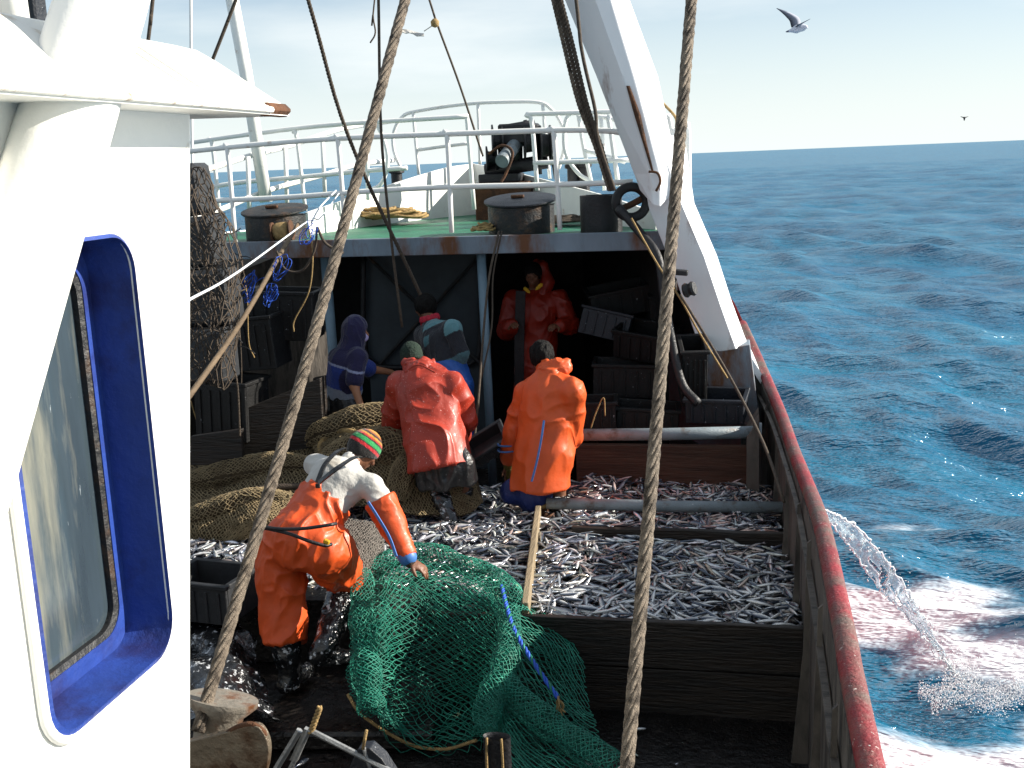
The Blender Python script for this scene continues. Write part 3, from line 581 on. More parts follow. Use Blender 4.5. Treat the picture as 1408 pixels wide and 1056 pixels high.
MB().lathe([(.08, -.075), (.088, -.04), (.09, 0), (.088, .04), (.08, .075)], q, (1, .1, .1), n=24).build('rope', 'rope', sp, smooth=True)
drum('wide dark drum with a blue grey lid in the middle of the foredeck edge', 716, 279, .70, .3, 10.7, lidmk='plasticbl')
c = PY(826, 268, 10.5); t = thing('rope_drum', 'plain black open cylinder beside the black ring and the gantry leg', 'drum', (c[0], 10.5, FZ)); MB().lathe([(.2, FZ), (.2, c[2]), (.185, c[2]), (.185, FZ+.05), (0, FZ+.05)], (c[0], 10.5, 0), n=36).build('shell', 'black', t, smooth=True, sharp=40)
c = PY(294, 293, 10.5); t = thing('bucket', 'small grey metal bucket at the port end of the foredeck edge', 'bucket', (c[0], 10.5, FZ)); MB().lathe([(.085, FZ), (.115, c[2]), (.105, c[2]), (.08, FZ+.03), (0, FZ+.03)], (c[0], 10.5, 0), n=24).build('shell', 'dark', t, smooth=True, sharp=40)
c = PY(868, 278, 9.95); t = thing('rubber_ring', 'thick black rubber ring hanging in front of the gantry leg', 'ring', c); MB().tube([c+np.array([.135*math.cos(a), .02*math.cos(a), .135*math.sin(a)]) for a in np.linspace(0, 2*math.pi, 32, endpoint=False)], .042, 12, closed=True).build('ring', 'rubber', t, smooth=True)
MB().tube(spline([c+np.array([.1, .03, .03]), c+np.array([0, .05, -.02]), c+np.array([-.1, .03, -.06])], 4), .03, 8).build('crossbar', 'rust', t, smooth=True)
# heap of tan rope on the foredeck
def ropeheap(lab, cs, n, sx, sy, sz, r, mk, name='rope_heap', Y=None, seed=1):
    g = np.random.default_rng(seed); t = MB(); c = np.array(cs)
    for k in range(n):
        a = g.uniform(0, 6.28); ph = np.linspace(a, a+g.uniform(5, 9), 26); rr_ = g.uniform(.35, 1)
        cx, cy = g.uniform(-.35, .35), g.uniform(-.35, .35)
        P = np.stack([sx*(cx+rr_*.65*np.cos(ph)), sy*(cy+rr_*.65*np.sin(ph)), sz*(np.clip(1-(cx**2+cy**2)-rr_*.6, .05, 1))+.05*sz*np.sin(3*ph+a)+r], 1)+c
        t.tube(P, r, 6)
    o = t.build(name, mk, None, smooth=True); tag(o, lab, 'rope'); return o
q = PY(532, 288, 12.6); ropeheap('heap of coiled tan rope lying on the green foredeck', (q[0], 12.6, FZ), 26, .55, .4, .26, .017, 'rope')
q = PY(760, 275, 11.6); ropeheap('low heap of old brown rope on the foredeck right of the blue lidded drum', (q[0], 11.6, FZ), 16, .5, .3, .12, .016, 'ropedk', seed=3)
q = PY(664, 300, 10.45); ropeheap('small frayed knot of pale rope left of the blue lidded drum', (q[0], 10.45, FZ), 12, .13, .1, .14, .012, 'rope', seed=4)
# windlass
wc = PY(700, 250, 13.4); wl = thing('windlass', 'black anchor windlass standing on a rusty box at the bow', 'windlass', (wc[0], 13.4, FZ))
a, b = PY(652, 252, 13.2), PY(728, 288, 13.2)
MB().box(((a[0]+b[0])/2, 13.45, (a[2]+b[2])/2-.1), (b[0]-a[0], .5, a[2]-b[2]+.2), bev=.01).build('base', 'rust', wl)
a = PY(690, 250, 13.5); MB().box((a[0], 13.5, a[2]+.05), (.5, .4, .1), bev=.01).build('bed', 'black', wl)
for (x, y, r, ax) in [(684, 193, .19, (1, .25, 0)), (750, 200, .24, (1, .25, 0)), (676, 218, .15, (1, .25, 0)), (728, 196, .20, (1, .25, 0))]:
    q = PY(x, y, 13.4); MB().lathe([(r, -.07), (r*1.0, -.05), (r*.6, -.04), (r*.55, .04), (r, .05), (r, .07)], q, ax, n=28).build('drum', 'black', wl, smooth=True, sharp=40)
a, b = PY(690, 222, 13.0), PY(714, 192, 13.5); MB().tube([a, b], .085, 16).build('motor', 'pipe', wl, smooth=True, sharp=40)
for (x0, y0, x1, y1, w) in [(668, 235, 752, 222, .09), (700, 178, 735, 172, .07), (735, 172, 740, 240, .05), (712, 232, 712, 180, .06), (692, 240, 690, 205, .05), (722, 165, 726, 185, .025), (760, 215, 765, 245, .03)]:
    MB().tube([PY(x0, y0, 13.45), PY(x1, y1, 13.45)], w, 10).build('frame_bar', 'black', wl, smooth=True)
MB().box(PY(714, 184, 13.5), (.46, .36, .24), bev=.02).build('gear_case', 'black', wl)
MB().tube(spline([PY(672, 212, 13.2), PY(690, 200, 13.1), PY(705, 210, 13.05), PY(696, 238, 13.0), PY(688, 252, 12.95)], 5), .018, 7).build('chain', 'rust', wl, smooth=True)
for (x, y, lb) in [(788, 234, 'black mooring bollard on the starboard bow left of its twin'), (803, 232, 'black mooring bollard on the starboard bow nearest the gantry leg'), (546, 240, 'black mooring bollard behind the white port bow bulwark')]:
    q = PY(x, y+12, 13.5); t = thing('bollard', lb, 'bollard', (q[0], 13.5, q[2]-.05)); MB().lathe([(.07, -.3), (.07, .12), (.10, .13), (.10, .17), (.06, .19), (0, .19)], q, n=20).build('post', 'black', t, smooth=True, sharp=40)
# ================================================================== wheelhouse
WX = -1.20; EZ = 3.53
wh = thing('wheelhouse', 'bright white wheelhouse wall with a blue framed window and flared roof', 'wheelhouse', (WX, 1.5, 2))
c0 = PX(75, 1020, WX); yf = PX(261, 1056, WX); yt = PX(261, 145, WX)
wy0, wy1, wz0, wz1 = 1.578, 1.999, 2.417, 3.285
# wall with rounded window hole (strip of quads between hole outline and outer frame)
def rrect(y0, y1, z0, z1, r, n=8):
    o = []
    for (cy, cz, a0) in ((y1-r, z1-r, 0), (y0+r, z1-r, 90), (y0+r, z0+r, 180), (y1-r, z0+r, 270)):
        for a in np.linspace(a0, a0+90, n): o.append((cy+r*math.cos(R(a)), cz+r*math.sin(R(a))))
    return o
hole = rrect(wy0, wy1, wz0, wz1, .07)
def yfront(z): return yf[1]+(yt[1]-yf[1])*(z-yf[2])/(yt[2]-yf[2])
outer = []
for (y, z) in hole:
    cy, cz = (wy0+wy1)/2, (wz0+wz1)/2; dy, dz = y-cy, z-cz
    # shoot to an outer box
    ly = (2.205 if False else 0)
    outer.append((y, z))
wm = MB(); n = len(hole); big = []
Y0, Z0, Z1 = -1.5, .0, 3.60
for (y, z) in hole:
    cy, cz = (wy0+wy1)/2, (wz0+wz1)/2; u = (y-cy)/((wy1-wy0)/2); v = (z-cz)/((wz1-wz0)/2); s_ = 1/max(abs(u), abs(v)); u *= s_; v *= s_
    zz = cz+(v*(Z1-cz) if v > 0 else v*(cz-Z0)); yy = cy+(u*(yfront(zz)-cy) if u > 0 else u*(cy-Y0)); big.append((yy, zz))
V = [(WX, y, z) for y, z in hole]+[(WX, y, z) for y, z in big]; Fq = [(i, (i+1) % n, n+(i+1) % n, n+i) for i in range(n)]
wm.add(V, Fq)
def fy(z): return yfront(z)
wm.add([(WX, fy(Z0), Z0), (WX, fy(Z1), Z1), (WX-3.8, fy(Z1), Z1), (WX-3.8, fy(Z0), Z0)], [(0, 1, 2, 3)])
wm.build('wall', 'whouse', wh)
# hatch edges of the corner: proud edge trim
win = MB().loft([[(WX+.012, y, z) for y, z in rrect(wy0-.012, wy1+.006, wz0-.014, wz1+.012, .08)], [(WX+.016, y, z) for y, z in rrect(wy0, wy1, wz0, wz1, .07)], [(WX-.0, y, z) for y, z in rrect(wy0, wy1, wz0, wz1, .07)], [(WX-.085, y, z) for y, z in rrect(wy0+.01, wy1-.01, wz0+.01, wz1-.01, .065)]], cap=False)
wino = win.build('window', 'blue', wh, smooth=True, sharp=35)
fr = rrect(wy0+.01, wy1-.01, wz0+.01, wz1-.01, .065); fi = rrect(wy0+.05, wy1-.045, wz0+.05, wz1-.045, .06)
MB().loft([[(WX-.083, y, z) for y, z in fr], [(WX-.077, y, z) for y, z in fi], [(WX-.115, y, z) for y, z in fi]], cap=False).build('frame', 'blue', wino, sharp=30)
fi2 = rrect(wy0+.062, wy1-.057, wz0+.062, wz1-.057, .055)
MB().loft([[(WX-.079, y, z) for y, z in fi], [(WX-.083, y, z) for y, z in fi2], [(WX-.115, y, z) for y, z in fi2]], cap=False).build('gasket', 'dark', wino)
gm = MB(); gm.add([(WX-.095, y, z) for y, z in fi], [tuple(range(len(fi)))])
glm = mat('salt_stained_glass', '#38434a', .07, .4, 3, bump=.03, bscale=6, col2='#77766a', c2amt=.42, c2scale=2.5, stretch=(1, 2.5, .35), speck='#a8b0b4', speckscale=28, speckamt=.70, coat=.5, rvar=.04)
gm.build('glass', glm, wino)
# lip moulding round the window, white
MB().tube([(WX+.006, y, z) for y, z in rrect(wy0-.016, wy1+.010, wz0-.018, wz1+.014, .085)], .011, 6, closed=True).build('moulding', 'whouse', wino, smooth=True)
# roof: constant section swept fore and aft
sec = [(-1.062, 3.525), (-1.062, 3.546)]+[tuple(PY(x, y, 2.55)[[0, 2]]) for x, y in [(396, 148), (370, 132), (330, 106), (295, 83), (270, 69), (240, 62), (190, 57), (60, 50)]]+[(-2.6, 3.80), (-5.0, 3.80), (-5.0, 3.72), (-1.33, 3.545), (-1.33, 3.53)]
rf = MB(); rf.prism([(x, 2.55, z) for x, z in sec], (0, -4.2, 0)); rfo = rf.build('roof', 'whouse', wh, bevel=.006)
MB().tube([(-1.058, y, 3.536) for y in np.linspace(.4, 2.44, 30)], .0075, 8).build('chipped_edge', mat('chipped_white_edge', (.8, .79, .72, 1), .5, .05, 3, bump=.1, bscale=40, col2='#8a6a44', c2amt=.38, c2scale=13, stretch=(1, 2, 1)), rfo, smooth=True)
MB().box((-1.075, 2.49, 3.538), (.042, .13, .030), bev=.012).build('rusted_corner', 'rust', rfo)
for dx in (0, .05):
    MB().tube([(p[0], 2.2-dx*1.2, p[2]+.004) for p in [PY(x, y, 2.55) for x, y in [(380, 139), (330, 106), (295, 83), (270, 69), (240, 62)]]], .004, 5).build('seam', 'whouse', rfo)
# thick slanting leg piercing the roof
LX = -1.148; pa = PX(97, 145, LX); pb = PX(-70, 700, LX); d = pa-pb
lg = MB(); lg.tube([pb-d*.3, pb, pa, pa+d*.9], .079, 28); lg.build('mast_leg', 'whouse', wh, smooth=True, sharp=50)
q = PY(15, -10, 2.9); MB().tube([(q[0], 2.9, 3.7), (q[0]-.02, 2.9, 4.5)], .045, 14).build('vent_pipe', 'whouse', wh, smooth=True)
q = PY(45, 20, 5.5); pst = thing('steel_post', 'dark riveted steel post behind the wheelhouse roof', 'post', (q[0], 5.5, 0)); MB().box((q[0], 5.5, 2.3), (.11, .11, 4.7), bev=.01).build('post_body', 'plasticbl', pst)
# ================================================================== fish bins: planks, pipes
def plank(name, lab, x0, x1, Y, z0, z1, th, mk, cat='plank', jag=.0, cut=None):
    mb = MB(); n = 14; rings = []
    for i in range(n+1):
        x = x0+(x1-x0)*i/n; j = (vnoise(np.array([[x*3.1, Y, z0]]))[0]-.5)*jag; rings.append([(x, Y-th/2, z0), (x, Y-th/2, z1+j), (x, Y+th/2, z1+j*.6), (x, Y+th/2, z0)])
    mb.loft(rings); o = mb.build(name, mk, None, bevel=.006); tag(o, lab, cat); return o
plank('plank', 'upper dark wet board at the near side of the large fish bin', -1.95, .37, 6.33, .30, .605, .045, 'plank', jag=.012)
plank('plank', 'lower dark board under the near side of the large fish bin', -1.95, .37, 6.335, -.02, .29, .05, 'plank', jag=.01)
plank('plank', 'dark board edge standing half buried between the fish in the shade', -1.25, .34, 7.86, .3, .665, .05, 'plank', jag=.02)
plank('plank', 'thick brown timber board at the far side of the fish under the grey pipe', -1.42, .14, 9.3, .45, .93, .07, 'plankb', jag=.015)
a, b = PZ(722, 832, .66), PZ(740, 698, .68); mb = MB(); d = (b-a)/np.linalg.norm(b-a); s_ = np.cross(d, (0, 0, 1)); mb.box((a+b)/2+np.array([0, 0, -.18]), (.045, np.linalg.norm(b-a), .4), axes=[s_, d, np.cross(s_, d)], bev=.006); o = mb.build('divider_board', 'plankl'); tag(o, 'pale worn edge of a divider board running through the sunlit fish', 'plank')
for (x0, y0, x1, y1, Y, r, lb) in [(788, 598, 1047, 594, 9.0, .052, 'thick grey pipe spanning the hold above the brown timber board'), (752, 692, 1082, 698, 8.3, .046, 'thinner grey green pipe lying across the fish in front of the timber board')]:
    a, b = PY(x0, y0, Y), PY(x1, y1, Y); t = thing('cross_pipe', lb, 'pipe', a); MB().tube([a, (a+b)/2+np.array([0, 0, -.006]), b], r, 16).build('tube', 'pipe', t, smooth=True)
    MB().lathe([(r*1.5, -.012), (r*1.5, .012)], b-np.array([.01, 0, 0]), (1, 0, 0), n=20).build('flange', 'pipe', t)
a = PY(745, 684, 8.35); t = thing('post_stub', 'short rusty post end sticking out of the fish beside the orange jacket', 'post', a); MB().tube([a-np.array([0, 0, .35]), a+np.array([.0, .0, .02]), a+np.array([.0, 0, .08])], [.06, .058, .05], 14).build('stub', 'rust', t, smooth=True); MB().tube([a+np.array([.05*math.cos(q), .05*math.sin(q), -.06]) for q in np.linspace(0, 6.28, 16, endpoint=False)], .02, 6, closed=True).build('collar', 'rope', t, smooth=True)
x = .2; o = MB().prism([(x-.05, 8.9, .1), (x-.15, 8.9, .1), (x-.15, 8.9, 1.1), (x-.05, 8.9, 1.25)], (0, .5, 0)).build('stanchion_box', 'bulw'); tag(o, 'grey steel stanchion at the right end of the brown timber board', 'stanchion')
# ================================================================== crates
def crate(lab, c, size, rot=(0, 0, 0), mk='plasticbk', group=None):
    from mathutils import Euler
    w, d, h = size; t = thing('fish_crate', lab, 'crate', (c[0], c[1], c[2]-size[2]/2), group); th = .02
    A = np.array(Euler([R(a) for a in rot]).to_matrix()).T; c = np.array(c, float)
    def B(mb, lc, sz, bev=.005): return mb.box(c+np.array(lc)@A, sz, axes=A, bev=bev)
    mb = MB(); B(mb, (0, 0, -h/2+th/2), (w-.03, d-.03, th)); B(mb, (0, -d/2+th/2, 0), (w, th, h)); B(mb, (0, d/2-th/2, 0), (w, th, h)); B(mb, (-w/2+th/2, 0, 0), (th, d-2*th-.002, h)); B(mb, (w/2-th/2, 0, 0), (th, d-2*th-.002, h)); tray = mb
    rm = MB(); z = h/2+.006
    B(rm, (0, -d/2, z), (w+.04, .04, .03)); B(rm, (0, d/2, z), (w+.04, .04, .03)); B(rm, (-w/2, 0, z), (.04, d-.042, .03)); B(rm, (w/2, 0, z), (.04, d-.042, .03)); rm.build('rim', mk, t)
    rb = tray
    for k in range(-2, 3):
        B(rb, (k*w/5.2, -d/2-.006, -.01), (.02, .014, h*.8), .003); B(rb, (k*w/5.2, d/2+.006, -.01), (.02, .014, h*.8), .003)
    tray.build('tray', mk, t); return t
crate('blue black fish crate speckled with scales nearest the gantry base', PY(985, 566, 9.35)+np.array([0, .2, .0]), (.5, .36, .2), (6, 0, -6), 'plasticbl')
crate('fish crate standing on edge left of the gantry base', PY(952, 510, 9.7), (.22, .4, .5), (12, 0, 8), 'plasticbk')
crate('black fish crate leaning against the scale covered one', PY(890, 575, 9.75), (.55, .38, .22), (0, 4, 5), 'plasticbk')
crate('pale topped crate tilted on the dark stack behind the man in the doorway', PY(832, 447, 10.7), (.5, .06, .26), (-14, 12, -8), 'plasticbl')
crate('blue grey fish crate at the top of the dark stack under the foredeck', PY(850, 412, 11.2), (.6, .4, .26), (6, -9, 14), 'plasticbk')
crate('black fish crate in the middle of the dark stack under the foredeck', PY(890, 470, 10.6), (.55, .4, .26), (10, 7, -16), 'plasticbk')
crate('black fish crate at the bottom of the dark stack under the foredeck', PY(860, 520, 10.4), (.6, .4, .3), (0, 2, 4), 'plasticbk')
crate('open black fish crate with a bent wire beside the orange jacket', PY(815, 570, 9.55), (.42, .35, .26), (0, 0, 6), 'plasticbk')
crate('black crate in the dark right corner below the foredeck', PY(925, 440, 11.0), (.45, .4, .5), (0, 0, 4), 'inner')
crate('tilted grey lid like crate between the red jacket and the orange jacket', PY(672, 612, 8.75), (.34, .26, .1), (26, -30, 12), 'plastic')
crate('black mesh crate under the knotted blue twine on the left', PY(392, 432, 9.3), (.62, .4, .42), (0, 3, 6), 'plasticbk')
crate('black crate stacked behind the wooden pole on the left', PY(350, 470, 9.0), (.5, .4, .45), (0, -4, 2), 'plasticbk')
crate('black crate low on the left beside the tall dark board', PY(320, 560, 8.7), (.5, .4, .5), (0, 3, -6), 'plasticbk')
crate('wet grey crate below the small fish pile by the wheelhouse edge', PY(292, 815, 6.4), (.5, .4, .26), (0, 0, -8), 'plastic')
# dark boards left
for (pts, lb) in [([(330, 565, 8.5), (440, 520, 8.7), (446, 612, 8.7), (333, 640, 8.5)], 'large dark board leaning behind the tan net on the left'), ([(430, 520, 8.9), (446, 517, 8.9), (450, 620, 8.9), (432, 625, 8.9)], 'narrow dark upright board beside the large leaning board'), ([(262, 600, 8.2), (332, 590, 8.2), (334, 640, 8.2), (262, 640, 8.2)], 'low dark board behind the small fish scraps on the left')]:
    o = MB().prism([PY(*p) for p in pts], (0, .05, 0)).build('board', 'plank', bevel=.006); tag(o, lb, 'board')
# netted plastic stack at left edge
nst = []
labs = ['top', 'second', 'third', 'lowest']
for k, (x0, y0, x1, y1) in enumerate([(255, 225, 278, 300), (258, 298, 296, 370), (256, 372, 318, 450), (256, 452, 312, 530)]):
    Yk = 8.2-.15*k; a, b = PY(x0, y0, Yk), PY(x1, y1, Yk); t = thing('float_slab', labs[k]+' grey slab of the rope wrapped stack at the wheelhouse corner', 'float', ((a[0]+b[0])/2, Yk, b[2]), group='grey slabs stacked at the wheelhouse corner')
    mb = MB(); mb.box(((a[0]+b[0])/2-.12, Yk+.12, (a[2]+b[2])/2), (b[0]-a[0]+.24, .3, a[2]-b[2]-.02), rot=(0, R(-6+2*k), R(4)), bev=.03); mb.build('slab', 'plastic', t)
g = np.random.default_rng(5); mb = MB()
for k in range(34):
    x, y = g.uniform(250, 300), g.uniform(300, 500); a = PY(x, y, 7.75); P = [a]; d = g.normal(0, 1, 3); d[1] *= .15; d /= np.linalg.norm(d)
    for q in range(7): d = d+np.array([0, 0, -.12])+g.normal(0, .45, 3)*np.array([1, .1, 1]); d /= np.linalg.norm(d); P.append(P[-1]+d*.045)
    mb.tube(spline(P, 3), .004, 5)
o = mb.build('tangled_cord', 'black', smooth=True); tag(o, 'tangle of dark thin cord over the grey slabs at the left', 'cord')
def line(name, lab, pts, Y, r, mk, cat='rope', twist=None, smoothn=6, group=None):
    P = [PY(p[0], p[1], p[2] if len(p) > 2 else Y) for p in pts]
    if pts[0][1] < -10: P.insert(0, P[0]+(P[0]-P[1])/np.linalg.norm(P[0]-P[1])*3.0)
    P = spline(P, smoothn) if len(P) > 2 else np.array(P)
    mb = MB()
    if twist: mb.rope(P, r, twist, strands=3 if r < .021 else 6, n=6, seg=8)
    else: mb.tube(P, r, 7)
    o = mb.build(name, mk, None, smooth=True); tag(o, lab, cat, group); return o
line('knotted_line', 'tan knotted line hanging in front of the grey slab stack', [(262, 280), (270, 310), (280, 345), (288, 392), (296, 430), (308, 480), (325, 520), (330, 600)], 7.6, .008, 'ropedk', twist=.08)
line('wooden_pole', 'long worn wooden pole slanting up from the wheelhouse corner', [(255, 552, 6.2), (330, 445, 7.4), (388, 345, 8.9), (410, 308, 9.8)], 7, .02, mat('weathered_pole', '#62523f', .8, .4, 10, bump=.6, stretch=(1, .3, 1)), 'pole')
line('white_cord', 'taut bright white cord from the wheelhouse corner to the railing', [(255, 415, 4.0), (330, 372, 5.4), (425, 303, 8.8), (440, 300, 9.4), (466, 266, 10.1)], 7, .006, 'ropewh', 'cord')
line('white_cord', 'short white cord doubling up beside the railing post', [(428, 306, 9.0), (440, 285, 9.6), (462, 262, 10.1)], 7, .008, 'ropewh', 'cord')
for k, (pts, lb, mk, r) in enumerate([
    ([(330, 370), (328, 420), (332, 500), (331, 560), (330, 606)], 'thin pale line hanging straight down left of the wooden pole', 'ropedk', .005),
    ([(335, 380), (340, 410), (342, 470), (350, 492)], 'short loose line beside the straight hanging one', 'rope', .005),
    ([(424, 310), (430, 350), (425, 400), (405, 440), (404, 456)], 'wavy pale line hanging below the knot at the railing', 'rope', .006),
    ([(262, 550), (275, 590), (293, 615), (300, 628)], 'thin line drooping over the fish scraps at the left', 'rope', .006),
    ([(380, 345), (392, 370), (415, 372), (432, 345), (436, 312)], 'dark loop of hose below the knot at the railing', 'ropedk', .010),
    ([(436, 312), (448, 335), (472, 348)], 'dark strap from the knot to the foredeck beam', 'ropedk', .012)]):
    line('hanging_line', lb, pts, 8.6, r, mk, 'rope')
g = np.random.default_rng(9)
for (x, y, n, rr_, lb) in [(342, 392, 6, 16, 'leftmost large tangle of bright blue twine left of the wooden pole'), (372, 405, 5, 10, 'small low tangle of bright blue twine right of the wooden pole'), (428, 318, 4, 12, 'tangle of blue twine at the knot below the railing'), (385, 365, 3, 14, 'loose blue twine loops on the upper part of the wooden pole')]:
    tw = MB()
    for k in range(n):
        cx, cy, a0, e1 = x+g.normal(0, rr_*.3), y+g.normal(0, rr_*.4), g.uniform(0, 6), g.uniform(.3, .9); P = [PY(cx+rr_*e1*math.cos(a0+q*.7)+g.normal(0, 1.5), cy+rr_*1.1*math.sin(a0*.5+q*.7)+g.normal(0, 1.5), 8.45+g.normal(0, .02)) for q in range(11)]; tw.tube(spline(P, 5), .0032, 5)
    o = tw.build('twine_tangle', 'twine', smooth=True); tag(o, lb, 'twine', 'tangles of blue twine at the left')
# ================================================================== rigging
line('wire_rope', 'thick twisted wire rope slanting down left in front of the crew', [(568, -40, 4.7), (415, 520, 3.75), (272, 1006, 3.02)], 4, .0225, 'wire', twist=.30)
line('wire_rope', 'thick twisted wire rope hanging down in front of the fish bin on the right', [(954, -40, 4.2), (908, 520, 3.45), (858, 1100, 2.75)], 4, .0212, 'wire', twist=.27)
line('rigging_line', 'brown rope running from the upper left down to the man in the teal jacket', [(418, -20, 8.5), (480, 190, 9.0), (578, 405, 9.5)], 9, .017, 'ropedk', twist=.09)
line('rigging_line', 'dark steel line hanging almost straight beside the thick wire rope', [(520, -20), (524, 180), (538, 330), (553, 450)], 9.4, .013, 'ropedk')
line('rigging_line', 'thin line running from the top down to the windlass', [(584, -20), (600, 30), (633, 120), (664, 215)], 12.6, .013, 'ropedk')
line('rigging_line', 'dark line crossing the slanting mast leg above the wheelhouse roof', [(330, -15), (312, 32), (290, 88)], 10.6, .018, 'ropedk')
line('rigging_line', 'dark cable standing above the wheelhouse roof near the thick leg', [(212, -20), (208, 20), (203, 62)], 7.6, .014, 'ropedk')
line('rigging_line', 'short frayed line end dangling at the top left of the thick wire rope', [(517, -20), (513, 20), (516, 45), (509, 59)], 8, .006, 'ropedk')
line('rigging_line', 'slim cable in front of the white gantry leg', [(790, -20), (800, 70), (818, 150), (822, 190), (845, 262)], 9.55, .016, 'ropedk')
line('rigging_line', 'twin cable hanging from the foredeck edge down behind the red jacket', [(686, 318, 10.1), (670, 400, 9.7), (655, 580, 9.0), (648, 612, 8.9)], 9.6, .011, 'ropedk')
line('rigging_line', 'slack thin cable hanging beside the twin cable', [(690, 318, 10.1), (678, 380, 9.9), (676, 450, 9.6), (662, 520, 9.4)], 9.6, .008, 'ropedk')
line('rigging_line', 'tan lashing rope tied on the railing outside the gantry leg', [(885, 108), (905, 135), (928, 160), (930, 175)], 10.5, .013, 'rope')
for k in range(3):
    line('hoisting_chain', ['left fall of the heavy greased rope bundle beside the gantry leg', 'middle fall of the heavy greased rope bundle beside the gantry leg', 'right fall of the heavy greased rope bundle beside the gantry leg'][k],
         [(756+k*5, -20), (775+k*6, 60), (795+k*5.5, 140), (818+k*4, 200), (838+k*3, 262)], 9.75-.05*k, .020, ['wire', 'ropedk', 'ropedk'][k], twist=.10, group='greased rope falls beside the gantry leg')
line('ringed_hose', 'black hose leading from the rubber ring down to the bulwark', [(850, 285, 9.9), (880, 320, 9.8), (905, 355, 9.6), (915, 420, 9.5), (935, 520, 9.4), (960, 555, 9.3)], 9.6, .04, 'black', 'hose')
line('rigging_line', 'pale line running from the rubber ring past the gantry foot', [(868, 300), (905, 365), (935, 410), (960, 455), (1000, 520)], 9.5, .009, 'rope')
line('rigging_line', 'dark doubled line from the gantry foot to the bulwark ribs', [(935, 405, 9.4), (975, 470, 9.3), (1010, 530, 9.1), (1050, 610, 8.2), (1078, 690, 7.4)], 9.3, .012, 'ropedk')
line('bent_wire', 'bent pale wire sticking up beside the orange jacket', [(812, 590), (820, 566), (830, 547), (832, 572)], 9.1, .006, 'rope', 'wire')
# flag scrap & knot on the line
t = MB(); a = PY(598, 32, 12.5); t.lathe([(0, -.05), (.045, -.03), (.05, .02), (.02, .05), (0, .05)], a, n=10); o = t.build('rope_knot', 'rope', smooth=True); tag(o, 'yellowish knot on the thin line to the windlass', 'knot')
cl = MB(); rows = []
for i in range(10):
    x = 538+i*5; rows.append([PY(x, 43-3*math.sin(i*.5), 12.5), PY(x, 47-3*math.sin(i*.5)+1.2*math.sin(i*2), 12.45)])
cl.loft(rows, closed=False, cap=False); cl.tube([PY(583, 43, 12.5), PY(598, 33, 12.5)], .006, 5); o = cl.build('cloth_scrap', 'shirt'); sm = o.modifiers.new('thickness', 'SOLIDIFY'); sm.thickness = .01; tag(o, 'torn pale cloth scrap blowing from the knot', 'cloth')
# block on gantry foot
t = thing('pulley_block', 'dark greasy pulley block hung by a bracket on the gantry foot', 'pulley', PY(940, 385, 9.55))
MB().box(PY(930, 374, 9.55), (.20, .10, .045), rot=(0, R(6), 0), bev=.008).build('bracket', 'black', t); MB().lathe([(.055, -.05), (.065, -.03), (.05, 0), (.065, .03), (.055, .05)], PY(948, 398, 9.5), (1, -.3, .3), n=20).build('sheave', 'dark', t, smooth=True, sharp=50); MB().box(PY(925, 392, 9.55), (.07, .08, .12), bev=.01).build('cheek', 'dark', t)
# ================================================================== foreground deck gear
t = thing('winch', 'worn steel winch head in the bottom left corner taking the thick wire rope', 'winch', PY(300, 1056, 3.0))
out = spline([PY(x, y, 2.95) for x, y in [(240, 1025), (300, 1010), (345, 998), (362, 1008), (369, 1035), (360, 1075), (330, 1110), (240, 1110)]], 4)
MB().prism(out, (0, .03, 0)).build('side_plate', 'rust' if False else mat('worn_steel', '#6f6455', .45, .35, 7, metal=.4, bump=.5, bscale=40, col2='#4a3524', c2amt=.45, c2scale=6), t, bevel=.004)
MB().lathe([(.13, -.16), (.13, -.13), (.10, -.11), (.075, -.02), (.08, .06), (.12, .10), (.12, .12)], PY(298, 1008, 3.12), (.15, .3, 1), n=32).build('barrel', mat('worn_grey_steel', '#8a8378', .45, .3, 9, metal=.3, bump=.4, bscale=40, col2='#6b452c', c2amt=.42, c2scale=9), t, smooth=True, sharp=50)
MB().tube(spline([PY(x, y, 2.96) for x, y in [(305, 1014), (325, 1001), (345, 996), (360, 1004), (364, 1012)]], 6), .010, 7).build('rusty_rim', 'rust', t, smooth=True)
MB().lathe([(.03, -.04), (.03, .0), (0, .0)], PY(328, 1056, 2.95), (.2, -1, .2), n=6).build('bolt', 'rust', t)
t = thing('metal_frame', 'bare steel angle frame forming a peak at the bottom of the picture', 'frame', PY(440, 1056, 3.4))
stl = mat('bare_steel', '#8b8c8c', .4, .3, 12, metal=.5, bump=.3)
for (a, b, w) in [((372, 1070), (412, 1004), .013), ((392, 1072), (424, 1006), .010), ((424, 1003), (548, 1066), .011), ((516, 1078), (500, 1028), .008)]:
    MB().tube([PY(a[0], a[1], 3.5), PY(b[0], b[1], 3.5)], w, 6).build('bar', stl, t, smooth=False)
MB().prism([PY(398, 1045, 3.52), PY(418, 1002, 3.52), PY(426, 1006, 3.52), PY(408, 1048, 3.52)], (0, .02, 0)).build('plate', stl, t)
MB().prism([PY(*p, 3.5) for p in [(480, 1056), (492, 1030), (508, 1029), (525, 1044), (545, 1075), (500, 1080)]], (0, .06, 0)).build('cowl', 'plasticbl', t, bevel=.004)
MB().rope([PY(427, 1008, 3.5), PY(440, 972, 3.5)], .012, .05, strands=3).build('rope_stub', 'rope', t, smooth=True)
MB().tube([PY(499, 1030, 3.45), PY(504, 1004, 3.45)], .006, 8).build('pin', 'rope', t, smooth=True)
t = thing('pipe_end', 'dark cut open pipe end standing under the hem of the green net', 'pipe', PY(683, 1056, 4.3))
q = PY(683, 1012, 4.3); mb = MB(); rr_ = [(math.cos(a)*.062, math.sin(a)*.035) for a in np.linspace(0, math.pi*2, 20, endpoint=False)]
